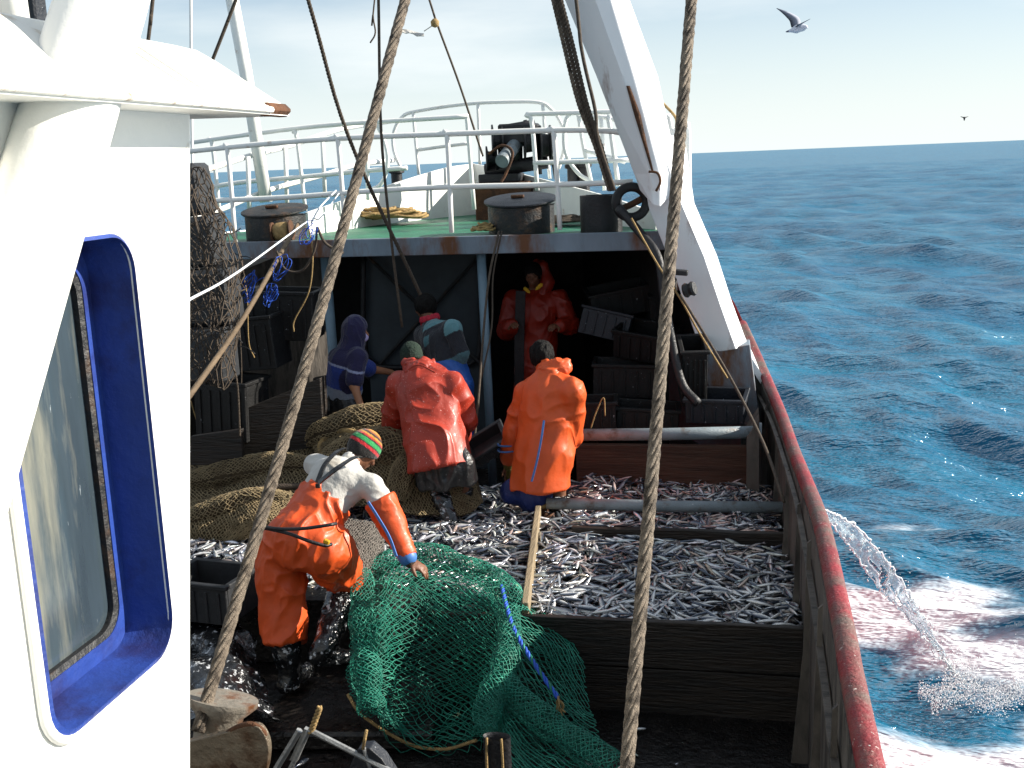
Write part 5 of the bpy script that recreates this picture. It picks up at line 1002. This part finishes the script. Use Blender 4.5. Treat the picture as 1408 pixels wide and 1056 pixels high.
for a in 'lr':
    d = U(J['w'+a]-J['e'+a]); F = Fb([J['w'+a]], .2, .007); F.cone(J['w'+a]-d*.06, J['w'+a]-d*.005, .046, .040, 0); garment('cuff', F, 'blkcloth', t, .004, 20)
F = Fb([J['pelvis'], J['al'], J['ar']], .3, .01)
for a in 'lr': limb(F, [J['h'+a], J['k'+a], J['a'+a]-np.array([0, 0, .1])], [.125, .10, .10], .04)
garment('trousers', F, 'blkcloth', t, .012, 8)
# ================================================================== NETS
def surf(ctrl, m=8, off=0.0, nz=0.0, fr=6, seed=0, st=(1, 1, 1)):
    G = np.array([[PY(*p) for p in row] for row in ctrl]); A = np.array([spline(row, m) for row in G]); B = np.array([spline(A[:, j], m) for j in range(A.shape[1])]).transpose(1, 0, 2)
    du = np.gradient(B, axis=1); dv = np.gradient(B, axis=0); N = np.cross(du, dv); N /= np.linalg.norm(N, axis=2)[..., None]+1e-9
    if N[..., 1].mean() > 0: N = -N
    if nz: B = B+N*((fbm(B*np.array(st)*fr+seed*9.1, 3)-.5)*2*nz)[..., None]
    return B+N*off, N
def samp(B, u, v):
    nv, nu = B.shape[:2]; x = np.clip(u, 0, 1)*(nu-1); y = np.clip(v, 0, 1)*(nv-1); i = np.minimum(x.astype(int), nu-2); j = np.minimum(y.astype(int), nv-2); a = (x-i)[..., None]; b = (y-j)[..., None]
    return (B[j, i]*(1-a)+B[j, i+1]*a)*(1-b)+(B[j+1, i]*(1-a)+B[j+1, i+1]*a)*b
def struts(mb, A, B_, r, n=3):
    d = B_-A; Lh = np.linalg.norm(d, axis=1); ok = Lh > 1e-4; A, B_, d = A[ok], B_[ok], d[ok]/Lh[ok][:, None]
    a = np.where(np.abs(d[:, 2:3]) < .8, np.array([[0, 0, 1.0]]), np.array([[1.0, 0, 0]])); N = np.cross(d, a); N /= np.linalg.norm(N, axis=1)[:, None]; Bn = np.cross(d, N); k = len(A)
    th = np.arange(n)*2*np.pi/n; o = r*(np.cos(th)[None, :, None]*N[:, None]+np.sin(th)[None, :, None]*Bn[:, None])
    V = np.concatenate([A[:, None]+o, B_[:, None]+o], 1).reshape(-1, 3); b = (np.arange(k)*2*n)[:, None]
    F = np.concatenate([np.stack([b[:, 0]+j, b[:, 0]+(j+1) % n, b[:, 0]+n+(j+1) % n, b[:, 0]+n+j], 1) for j in range(n)]); mb.add(V, F.tolist())
def netting(mb, B, nu, nv, r, jit=.25, seed=0, warp=.02):
    g = np.random.default_rng(seed); i = np.arange(nv)[:, None]; j = np.arange(nu)[None]
    u = (j+.5*(i % 2)+g.normal(0, jit*.5, (nv, nu)))/nu; v = (i+g.normal(0, jit, (nv, nu)))/(nv-1); w = fbm(np.stack([u*5, v*5, u*0+seed], -1), 2)-.5; u = u+w*warp*3; v = v+warp*2*(fbm(np.stack([u*4, v*4, u*0+seed+7], -1), 2)-.5)
    P = samp(B, u, v)+g.normal(0, .0022, (nv, nu, 3)); A = []; E = []
    for i in range(nv-1):
        s = i % 2; a = np.arange(nu)
        A.append(P[i, a]); E.append(P[i+1, a])
        q = a[:-1] if s else a[1:]
        A.append(P[i, q]); E.append(P[i+1, q+(1 if s else -1)])
    A = np.concatenate(A); E = np.concatenate(E); M_ = (A+E)/2+g.normal(0, .0022, A.shape); struts(mb, A, M_, r); struts(mb, M_, E, r); return P
GN = [[(498, 795, 6.6), (520, 766, 6.8), (565, 753, 6.95), (620, 763, 6.9), (675, 780, 6.8), (715, 815, 6.7), (760, 850, 6.5), (795, 880, 6.35)],
      [(485, 832, 6.3), (520, 802, 6.3), (560, 792, 6.4), (620, 800, 6.45), (675, 815, 6.3), (705, 850, 6.18), (765, 890, 6.15), (808, 930, 6.1)],
      [(478, 872, 6.0), (524, 850, 5.9), (570, 850, 6.2), (625, 860, 6.22), (680, 875, 6.12), (704, 895, 5.95), (760, 940, 5.9), (815, 975, 5.8)],
      [(474, 912, 5.8), (522, 905, 5.75), (575, 910, 6.1), (635, 920, 6.12), (682, 925, 5.9), (698, 950, 5.65), (760, 990, 5.6), (830, 1010, 5.5)],
      [(478, 950, 5.65), (518, 950, 5.6), (580, 965, 5.95), (640, 970, 5.9), (672, 975, 5.6), (696, 1000, 5.35), (770, 1040, 5.3), (852, 1056, 5.2)],
      [(490, 972, 5.6), (530, 988, 5.5), (580, 1020, 5.6), (640, 1018, 5.5), (674, 1006, 5.35), (700, 1050, 5.2), (780, 1095, 5.0), (875, 1100, 5.0)]]
t = thing('fishing_net', 'bright green trawl net draped over the corner of the fish bin', 'net', PY(640, 960, 5.8))
for k, (off, nu, nv, sd) in enumerate([(0, 31, 64, 1), (-.05, 28, 56, 2), (-.11, 24, 46, 3)]):
    B, N = surf(GN, 8, off, .055+.02*k, 5.5, sd, (1, 1, .45)); mb = MB(); netting(mb, B, nu, nv, .0031, .13, sd, .035); mb.build('netting', 'netg', t, smooth=True)
# bunched ridges of netting along the two rolls
for (rows, sd) in [([(500, 790, 6.45), (497, 840, 6.1), (500, 890, 5.85), (505, 940, 5.62), (512, 980, 5.5)], 5), ([(700, 840, 6.25), (700, 880, 5.9), (690, 925, 5.65), (672, 970, 5.42), (668, 1006, 5.28)], 6), ([(505, 785, 6.6), (560, 762, 6.8), (625, 772, 6.8), (690, 805, 6.6), (720, 850, 6.3)], 7), ([(690, 940, 5.6), (740, 985, 5.45), (790, 1020, 5.3), (850, 1060, 5.1)], 8)]:
    Pc = spline([PY(*p) for p in rows], 12); T = np.gradient(Pc, axis=0); T /= np.linalg.norm(T, axis=1)[:, None]; N1 = np.cross(T, (0, 0, 1)); N1 /= np.linalg.norm(N1, axis=1)[:, None]; N2 = np.cross(T, N1); th = np.linspace(0, 2*np.pi, 25)
    rad = .075*(1+.5*(vnoise(np.stack([np.arange(len(Pc))*.2, np.full(len(Pc), sd*3.), np.zeros(len(Pc))], 1))-.5)); B = Pc[:, None]+rad[:, None, None]*(np.cos(th)[None, :, None]*N1[:, None]+np.sin(th)[None, :, None]*N2[:, None])
    mb = MB(); netting(mb, B, 15, int(44*np.linalg.norm(np.diff(Pc, axis=0), axis=1).sum()/1.0)+20, .0031, .18, sd, .02); mb.build('netting', 'netg', t, smooth=True)
hem = spline([PY(*p) for p in [(478, 955, 5.62), (500, 985, 5.55), (560, 1022, 5.62), (610, 1030, 5.6), (655, 1018, 5.4)]], 8); MB().rope(hem, .010, .06, strands=3).build('hem_rope', 'rope', t, smooth=True)
br = spline([PY(*p) for p in [(690, 806, 6.45), (697, 835, 6.15), (708, 868, 5.9), (730, 905, 5.72), (752, 938, 5.62), (768, 960, 5.56)]], 8); rp_ = MB(); rp_.rope(br, .014, .10, strands=3); L3 = len(rp_.m)//3; rp_.m = [0]*(2*L3)+[1]*(len(rp_.m)-2*L3); rp_.build('blue_rope', ['twine', 'netg'], t, smooth=True)
mb = MB(); e = br[-1]; g = np.random.default_rng(4)
for k in range(7): mb.tube(spline([e+g.normal(0, .008, 3), e+g.normal(0, .015, 3)+np.array([0, -.01, -.03]), e+g.normal(0, .02, 3)+np.array([0, -.01, -.08])], 4), .005, 5)
mb.build('frayed_knot', 'rope', t, smooth=True)
def tannet(lab, ctrl, nu, nv, sd, r=.0036, mk='nett', core='netcore', nz=.03, off=-.018, seedn=None):
    t = thing('fishing_net', lab, 'net', PY(*ctrl[-1][0])); B, N = surf(ctrl, 8, 0, nz, 4, sd); mb = MB(); netting(mb, B, nu, nv, r, .18, sd, .015); mb.build('netting', mk, t, smooth=True)
    if core:
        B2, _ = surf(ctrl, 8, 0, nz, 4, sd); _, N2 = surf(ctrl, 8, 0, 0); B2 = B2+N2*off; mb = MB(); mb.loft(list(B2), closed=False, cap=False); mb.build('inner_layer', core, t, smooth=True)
    return t
tannet('broad tan net heap with coarse mesh beside the wheelhouse edge', [[(240, 642, 8.9), (330, 626, 8.9), (400, 612, 8.8), (445, 622, 8.7)], [(240, 662, 8.3), (320, 652, 8.3), (385, 645, 8.2), (455, 650, 8.2)], [(240, 690, 7.9), (310, 684, 7.8), (370, 680, 7.6), (440, 690, 7.7)], [(240, 722, 7.5), (300, 718, 7.4), (355, 712, 7.3), (410, 720, 7.4)], [(240, 765, 7.35), (285, 768, 7.3), (330, 742, 7.3), (390, 738, 7.45)]], 40, 62, 11, r=.0042, nz=.055)
tn = tannet('tall tan net bundle being pulled between the crew', [[(424, 596, 8.9), (460, 578, 8.9), (505, 558, 8.95), (545, 562, 8.9), (600, 600, 8.7), (640, 608, 8.7)], [(428, 612, 8.6), (475, 598, 8.5), (520, 584, 8.55), (565, 600, 8.5), (620, 640, 8.4), (655, 640, 8.5)], [(440, 645, 8.3), (490, 632, 8.2), (540, 636, 8.2), (580, 650, 8.2), (620, 672, 8.2), (662, 668, 8.4)], [(455, 695, 8.0), (510, 694, 7.9), (560, 702, 7.9), (600, 706, 8.0), (640, 708, 8.1), (665, 690, 8.3)]], 46, 56, 12, nz=.075, r=.004)
tannet('grey net bag with fish under the arm of the man in dungarees', [[(452, 715, 6.7), (480, 712, 6.8), (510, 716, 6.9), (530, 735, 7.0)], [(455, 745, 6.55), (480, 745, 6.5), (508, 748, 6.6), (528, 762, 6.8)], [(470, 785, 6.45), (490, 782, 6.4), (505, 785, 6.5), (520, 790, 6.7)], [(480, 812, 6.4), (492, 815, 6.4), (502, 815, 6.45), (512, 812, 6.6)]], 24, 40, 13, r=.0032, mk='netgrey', core='fishbed', nz=.015)
def roll(t, rows, rad0, mk, core, sd, nu=24, dens=44, r=.0036):
    Pc = spline([PY(*p) for p in rows], 10); T = np.gradient(Pc, axis=0); T /= np.linalg.norm(T, axis=1)[:, None]; N1 = np.cross(T, (0, 0, 1)); N1 /= np.linalg.norm(N1, axis=1)[:, None]; N2 = np.cross(T, N1); th = np.linspace(0, 2*np.pi, 33)
    s = np.linspace(0, 1, len(Pc)); rad = rad0*(.45+.55*np.sin(np.pi*np.clip(s, .03, .97))**.5)[:, None]*(.75+.5*fbm(np.stack([np.arange(len(Pc))[:, None]*.16+th[None]*0, np.cos(th)[None]*1.4+sd+s[:, None]*0, np.sin(th)[None]*1.4+s[:, None]*0], -1), 3))
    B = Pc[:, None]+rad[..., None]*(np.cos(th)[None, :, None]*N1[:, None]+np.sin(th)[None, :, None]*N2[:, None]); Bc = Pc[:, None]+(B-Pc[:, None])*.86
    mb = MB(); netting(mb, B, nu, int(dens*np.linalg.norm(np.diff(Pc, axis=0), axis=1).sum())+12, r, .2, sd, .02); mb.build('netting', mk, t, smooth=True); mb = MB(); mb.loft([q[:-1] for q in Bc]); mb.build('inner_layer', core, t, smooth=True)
roll(tn, [(428, 606, 8.75), (455, 592, 8.7), (500, 580, 8.7), (545, 578, 8.75), (575, 600, 8.7)], .15, 'nett', 'netcore', 51)
roll(tn, [(440, 650, 8.15), (480, 622, 8.25), (530, 615, 8.3), (585, 640, 8.25), (640, 668, 8.25)], .16, 'nett', 'netcore', 52)
roll(tn, [(545, 690, 7.95), (555, 650, 8.1), (570, 620, 8.35), (560, 590, 8.7)], .11, 'nett', 'netcore', 53)
tl_ = [o for o in bpy.data.objects if o.get('label', '').startswith('broad tan net')][0]
roll(tl_, [(235, 668, 8.2), (300, 655, 8.2), (370, 640, 8.25), (430, 640, 8.3)], .12, 'nett', 'netcore', 54)
roll(tl_, [(235, 722, 7.5), (290, 706, 7.55), (350, 688, 7.6), (400, 690, 7.65)], .11, 'nett', 'netcore', 55)
for k, (pts, lb) in enumerate([([(452, 640, 8.3), (440, 615, 8.5), (452, 600, 8.6), (475, 592, 8.55), (500, 600, 8.4)], 'thick tan rope loop lying against the pulled net bundle'), ([(262, 705, 7.5), (310, 692, 7.55), (360, 672, 7.7), (430, 668, 7.8)], 'thick dark rope running over the broad tan net heap')]): line('net_rope', lb, pts, 8, .026, 'rope' if k == 0 else 'ropedk', twist=.12)
lf, _ = surf([[(250, 235, 7.9), (282, 232, 7.9), (292, 260, 7.9)], [(250, 300, 7.75), (300, 298, 7.7), (318, 330, 7.8)], [(250, 380, 7.6), (310, 372, 7.5), (336, 395, 7.7)], [(250, 450, 7.5), (300, 452, 7.4), (325, 470, 7.6)], [(250, 530, 7.4), (292, 530, 7.4), (318, 540, 7.5)]], 8, 0, .09, 4, 41)
mb = MB(); netting(mb, lf, 9, 34, .0055, .3, 41, .08); lf2, _ = surf([[(250, 250, 7.7), (290, 262, 7.8)], [(250, 380, 7.4), (326, 392, 7.6)], [(250, 520, 7.3), (312, 530, 7.4)]], 10, 0, .12, 4, 42); netting(mb, lf2, 6, 22, .0048, .35, 42, .1)
o = mb.build('cargo_net', 'ropedk', None, smooth=True); tag(o, 'coarse dark rope netting thrown over the grey slabs at the wheelhouse corner', 'net')
hp_, _ = surf([[(240, 850, 6.6), (300, 842, 6.5), (350, 880, 6.4)], [(240, 890, 6.1), (305, 880, 6.0), (360, 925, 6.0)], [(240, 940, 5.6), (310, 930, 5.5), (372, 965, 5.6)], [(240, 990, 5.2), (320, 985, 5.1), (390, 1005, 5.2)]], 14, 0, .11, 5, 31)
mb = MB(); mb.loft(list(hp_), closed=False, cap=False); o = mb.build('wet_heap', 'wetblk', None, smooth=True); tag(o, 'glistening black wet heap of sacking beside the boots of the man in dungarees', 'sacking')
# ================================================================== FISH
def fishproto(seed):
    g = np.random.default_rng(seed); xs = np.array([0, .06, .18, .38, .60, .80, .92]); hh = np.array([.012, .05, .085, .105, .085, .045, .024]); ww = hh*.58; n = 6; V = [(0, 0, 0)]; col = []
    b = g.uniform(-.30, .30); by = g.uniform(-.12, .12)
    for x, h, w in zip(xs[1:], hh[1:], ww[1:]):
        for k in range(n): a = 2*math.pi*k/n+math.pi/6; V.append((x, w*math.cos(a), h*math.sin(a)))
    F = [(0, 1+(k+1) % n, 1+k) for k in range(n)]
    for r_ in range(len(xs)-2):
        for k in range(n): F.append((1+r_*n+k, 1+r_*n+(k+1) % n, 1+(r_+1)*n+(k+1) % n, 1+(r_+1)*n+k))
    e = 1+(len(xs)-2)*n; F.append(tuple(e+k for k in range(n))); i = len(V); V += [(.91, 0, .02), (1.06, .006, .085), (1.0, 0, 0), (1.06, -.006, -.085), (.91, 0, -.02)]; F += [(i, i+1, i+2), (i, i+2, i+4), (i+4, i+2, i+3)]
    V = np.array(V); z = V[:, 2].copy(); x = V[:, 0].copy(); V[:, 0] -= .5
    V[:, 1] += b*((x-.5)**2-.1)*.9; V[:, 2] += by*((x-.5)**2-.1)*.8
    c = np.tile([.56, .61, .67], (len(V), 1)); c[z > .02] = (.07, .09, .13); c[(z > .0) & (z <= .02)] = (.30, .34, .40); c[z < -.03] = (.76, .76, .75); c[x < .05] = (.2, .17, .16); c[x > .95] = (.28, .24, .22)
    return V, F, c
PR = [fishproto(i) for i in range(10)]
def stripX(y): return np.interp(y, [6.3, 8.34, 9.3], [-1.33, -1.6, -1.72])
def hz(x, y):
    h = .565+.05*(fbm(np.stack([x*1.6, y*1.6, x*0], -1), 2)-.5)*2
    h = h+.07*np.exp(-((x+1.9)**2/.5+(y-7.7)**2/.5))+.05*np.exp(-((x+1.2)**2/.3+(y-8.0)**2/.2))
    h = np.where((y > 7.86) & (x > -1.3), h+.05, h); return h
g = np.random.default_rng(21); P = []; 
def region(n, f, cond, zf):
    out = []
    while sum(len(o) for o in out) < n:
        q = f(4000); q = q[cond(q)]; out.append(q)
    q = np.concatenate(out)[:n]; return np.column_stack([q, zf(q)])
hzf = lambda q: hz(q[:, 0], q[:, 1])
P.append(region(4700, lambda k: np.stack([g.uniform(-1.8, .5, k), g.uniform(6.38, 9.26, k)], 1), lambda q: (q[:, 0] < np.interp(q[:, 1], RAILC[:, 1], RAILC[:, 0])-.09) & (q[:, 0] > stripX(q[:, 1])+.04) & (np.abs(q[:, 1]-7.86) > .045), hzf))
P.append(region(3600, lambda k: np.stack([g.uniform(-3.6, -1.3, k), g.uniform(6.7, 9.2, k)], 1), lambda q: (q[:, 0] < stripX(q[:, 1])-.04) & (q[:, 1] > 6.75+.25*np.sin(q[:, 0]*5)), hzf))
P.append(region(700, lambda k: np.stack([g.normal(-3.85, .35, k), g.normal(7.1, .22, k)], 1), lambda q: q[:, 0] < -3.2, lambda q: .60+.06*np.exp(-((q[:, 0]+3.9)**2/.2+(q[:, 1]-7.1)**2/.1))))
P.append(region(160, lambda k: np.stack([g.normal(-5.1, .35, k), g.normal(9.7, .25, k)], 1), lambda q: q[:, 0] < -4, lambda q: q[:, 0]*0+.68))
P.append(region(90, lambda k: np.stack([g.uniform(-3.6, -.2, k), g.uniform(4.9, 6.2, k)], 1), lambda q: q[:, 0] < 9, lambda q: q[:, 0]*0+.02))
P = np.concatenate(P); n = len(P)
lay = g.random(n)**1.3; P[:, 2] += -.07+.10*lay
flow = fbm(np.stack([P[:, 0]*2.2, P[:, 1]*2.2, P[:, 0]*0+4], -1), 2)*math.pi*3; yaw = np.where(g.random(n) < .55, flow+g.normal(0, .5, n), g.uniform(0, 6.28, n)); pit = g.normal(0, .20, n); rol = np.where(g.random(n) < .5, 1, -1)*math.pi/2+g.normal(0, .5, n); sc = g.uniform(.125, .195, n)
bad = (P[:, 1] > 7.7) & (P[:, 1] < 8.0) & (P[:, 0] > -1.3); yaw[bad] = g.normal(0, .25, bad.sum()); nr = (P[:, 1] < 6.46) & (P[:, 1] > 6.3) & (P[:, 0] > -1.4); yaw[nr] = g.normal(0, .3, nr.sum())
def rotm(y, p, r):
    cy, sy, cp, sp_, c_, s_ = np.cos(y), np.sin(y), np.cos(p), np.sin(p), np.cos(r), np.sin(r)
    return np.stack([np.stack([cy*cp, cy*sp_*s_-sy*c_, cy*sp_*c_+sy*s_], -1), np.stack([sy*cp, sy*sp_*s_+cy*c_, sy*sp_*c_-cy*s_], -1), np.stack([-sp_, cp*s_, cp*c_], -1)], -2)
RM = rotm(yaw, pit, rol); var = g.integers(0, 10, n); tint = g.uniform(.7, 1.15, (n, 1))*np.array([1, 1, 1])+g.normal(0, .03, (n, 3)); br_ = g.random(n) < .22; tint[br_] *= np.array([.75, .62, .55])
pink = (P[:, 1] > 7.9) & (P[:, 0] > -1.5) & (g.random(n) < .28); tint[pink] *= np.array([1.05, .72, .66])
score = np.where((P[:, 1] < 7.75) & (P[:, 1] > 6.38) & (P[:, 0] > -1.9) & (lay > .62), -P[:, 1]+sc*6, -99); order = np.argsort(-score); ind = set(order[:300].tolist())
mb = MB(); cols = []
for v in range(10):
    ii = np.array([i for i in np.nonzero(var == v)[0] if i not in ind]); V, Fc, c = PR[v]; W_ = np.einsum('nij,kj->nki', RM[ii], V*1.0)*sc[ii][:, None, None]+P[ii][:, None]; k = len(V)
    base = mb.n; mb.v.append(W_.reshape(-1, 3)); fl = []
    for q in range(len(ii)): o = base+q*k; fl += [tuple(a+o for a in f_) for f_ in Fc]
    mb.f += fl; mb.m += [0]*len(fl); mb.n += len(ii)*k; cols.append((c[None]*tint[ii][:, None]).reshape(-1, 3))
# dark sheet below the top fish, its colour painting the shade between them
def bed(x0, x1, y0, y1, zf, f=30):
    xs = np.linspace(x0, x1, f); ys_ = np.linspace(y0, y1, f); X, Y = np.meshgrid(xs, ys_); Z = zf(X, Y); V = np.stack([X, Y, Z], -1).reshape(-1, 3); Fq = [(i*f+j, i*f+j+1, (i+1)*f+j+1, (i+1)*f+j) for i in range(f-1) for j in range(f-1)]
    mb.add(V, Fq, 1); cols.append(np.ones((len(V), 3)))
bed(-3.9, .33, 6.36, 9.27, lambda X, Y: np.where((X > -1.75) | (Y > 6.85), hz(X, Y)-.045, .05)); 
o = mb.build('fish_catch', ['fish', 'fishbed'], None, smooth=True, col=np.concatenate(cols)); tag(o, 'deep layer of small silver fish filling the bins and scattered over the deck', 'fish', kind='stuff')
pm = []
for v in range(10):
    b = MB(); V, Fc, c = PR[v]; b.add(V, Fc); ob = b.build('fish', 'fish', None, smooth=True, col=c); pm.append(ob.data); bpy.data.objects.remove(ob)
for i in order[:300]:
    o = bpy.data.objects.new('fish', pm[var[i]]); C.objects.link(o); Mx = Matrix([list(RM[i][r]*sc[i])+[P[i][r]+(.008 if r == 2 else 0)] for r in range(3)]+[[0, 0, 0, 1]]); o.matrix_world = Mx
    tag(o, 'small silver fish on top of the catch in the large bin near the front board', 'fish', 'single fish on top of the catch near the front board')
# ================================================================== WATER JET, SPLASH
wm_ = bpy.data.materials.new('clear_water'); wm_.use_nodes = True; b = wm_.node_tree.nodes['Principled BSDF']; b.inputs['Base Color'].default_value = (.85, .93, .97, 1); b.inputs['Roughness'].default_value = .06; b.inputs['IOR'].default_value = 1.33; b.inputs['Transmission Weight'].default_value = .80
fm = mat('white_spray', '#eef3f6', .35, .05, 10, trans=.2)
up_ = [(1124, 697), (1150, 708), (1175, 722), (1200, 748), (1225, 778), (1250, 815), (1270, 848), (1290, 885), (1308, 915), (1330, 945)]; lo_ = [(1124, 704), (1145, 722), (1163, 745), (1183, 772), (1205, 805), (1228, 828), (1255, 858), (1275, 880), (1295, 905), (1322, 950)]
def jy(i): return 7.55+1.35*i/9
Uc = spline([PY(x, y, jy(i)) for i, (x, y) in enumerate(up_)], 10); Lc = spline([PY(x, y, jy(i)) for i, (x, y) in enumerate(lo_)], 10); t = thing('water_jet', 'arc of clear pump water pouring over the side into the sea', 'water jet', Uc[0]); g = np.random.default_rng(8)
k = len(Uc); m = 12; rings = []; tt = np.linspace(0, 1, m)
G = Uc[:, None]*(1-tt)[None, :, None]+Lc[:, None]*tt[None, :, None]; nn_ = fbm(G*np.array([14, 14, 14]), 3)-.5; G = G+np.array([.3, -1, .1])*nn_[..., None]*.10+np.array([0, 0, 1.])*(fbm(G*9+4, 2)-.5)[..., None]*.06
Fq = []
for i in range(k-1):
    for j in range(m-1):
        w = vnoise(np.array([[i*.35, j*.8, 3.3]]))[0]; 
        if i < k*.35 or w > .28+.55*(i/k-.35): Fq.append((i*m+j, i*m+j+1, (i+1)*m+j+1, (i+1)*m+j))
mb = MB(); mb.add(G.reshape(-1, 3), Fq); o = mb.build('sheet', wm_, t, smooth=True); sm = o.modifiers.new('thickness', 'SOLIDIFY'); sm.thickness = .012
def drops(mb, pts, rs):
    oct_ = np.array([(1, 0, 0), (-1, 0, 0), (0, 1, 0), (0, -1, 0), (0, 0, 1), (0, 0, -1)], float); F8 = [(0, 2, 4), (2, 1, 4), (1, 3, 4), (3, 0, 4), (2, 0, 5), (1, 2, 5), (3, 1, 5), (0, 3, 5)]
    for p, r in zip(pts, rs): mb.add(oct_*r*g.uniform(.6, 1.6, 3)+p, F8)
mb = MB()
for Cc in (Uc, Lc):
    jl = Cc+g.normal(0, .012, Cc.shape)*np.linspace(.3, 1.6, k)[:, None]; mb.tube(jl, .004+.004*g.random(k), 6)
mb.build('edge_bead', fm, t, smooth=True)
mb = MB(); pts = []; rs = []
for q in range(520):
    i = min(k-1, int(k*g.random()**.6)); a = g.random(); p = Uc[i]*(1-a)+Lc[i]*a+g.normal(0, .02+.04*i/k, 3); pts.append(p); rs.append(g.uniform(.002, .007))
drops(mb, pts, rs); tag(mb.build('droplets', fm, t, smooth=True), kind='stuff')
mb = MB(); pts = []; rs = []
for (x0, x1, y, n_, h) in [(1262, 1408, 950, 2600, .035), (1295, 1345, 936, 700, .09), (1390, 1398, 940, 60, .22), (1240, 1330, 880, 260, .03), (1280, 1420, 966, 1500, .015)]:
    for q in range(n_):
        x = g.uniform(x0, x1); p = PZ(x, y+g.normal(0, 7)+6*math.sin(x*.07), -.86); p[2] += abs(g.normal(0, h)); pts.append(p); rs.append(g.uniform(.002, .007)*(1-.5*g.random()))
drops(mb, pts, rs); o = mb.build('splash', fm, None, smooth=True); tag(o, 'white splash where the pump water hits the sea', 'splash', kind='stuff')
# ================================================================== BIRDS
gy = 20.0; c = PY(1096, 38, gy); t = thing('seagull', 'grey winged seagull gliding in the upper right sky', 'bird', c); F = Field(c-.45, c+.45, .012)
a, b_ = PY(1082, 43.5, gy), PY(1104, 38, gy); limb(F, [a, a*.4+b_*.6, b_, PY(1108, 37, gy-.03)], [.012, .062, .052, .032], .03); F.cone(PY(1108, 37.5, gy-.03), PY(1112, 39, gy-.03), .018, .006, .01); F.cone(PY(1080, 44, gy), PY(1088, 42, gy), .012, .03, .02, ax=(0, 0, 1), sq=.5)
V, Fc = F.mesh(1); mb = MB(); mb.v = [V]; mb.f = Fc.tolist(); mb.m = [0]*len(Fc); mb.n = len(V); cc = np.tile(lin('#c9ccd6')[:3], (len(V), 1)); tl = V[:, 0] < PY(1084, 43, gy)[0]; cc[tl] = lin('#55586a')[:3]; mb.build('body', 'gullw', t, smooth=True, col=cc)
def wing(pts, ch, dy):
    L1 = spline([PY(x, y, gy+d) for x, y, d in pts], 6); n_ = len(L1); rings = []; cl_ = []
    for i, p in enumerate(L1):
        s = i/(n_-1); w = ch*(1-s**1.6)*(1+.3*math.sin(s*3))+.012; f1 = np.array([.9, -.1, .15]); rings.append([p+f1*w*.4+np.array([0, 0, .004]), p+np.array([0, 0, .016*(1-s)+.004]), p-f1*w*.6, p-np.array([0, 0, .004])])
        cl_ += [lin('#3d4050')[:3] if s > .7 or False else lin('#8a8f9c')[:3], lin('#7d8290')[:3], lin('#2c2e3a')[:3], lin('#9aa0ac')[:3]]
    mb = MB(); mb.loft(rings); mb.build('wing', 'gullw', t, smooth=True, col=np.array(cl_))
wing([(1096, 36, 0), (1094, 27, .1), (1087, 21, .3), (1078, 16, .5), (1068, 11.5, .6)], .16, 0); wing([(1099, 36, 0), (1102, 33, -.25), (1107, 30, -.5), (1114, 26, -.75)], .12, 0)
c = PY(1326, 162, 60); t = thing('seagull', 'tiny dark bird far off just above the horizon on the right', 'bird', c); mb = MB(); mb.tube([c+np.array([0, 0, -.14]), c, c+np.array([0, 0, .05])], [.02, .06, .03], 6); mb.tube([c+np.array([-.18, 0, .07]), c, c+np.array([.18, 0, .06])], [.012, .035, .012], 5); mb.build('body', 'black', t, smooth=True)
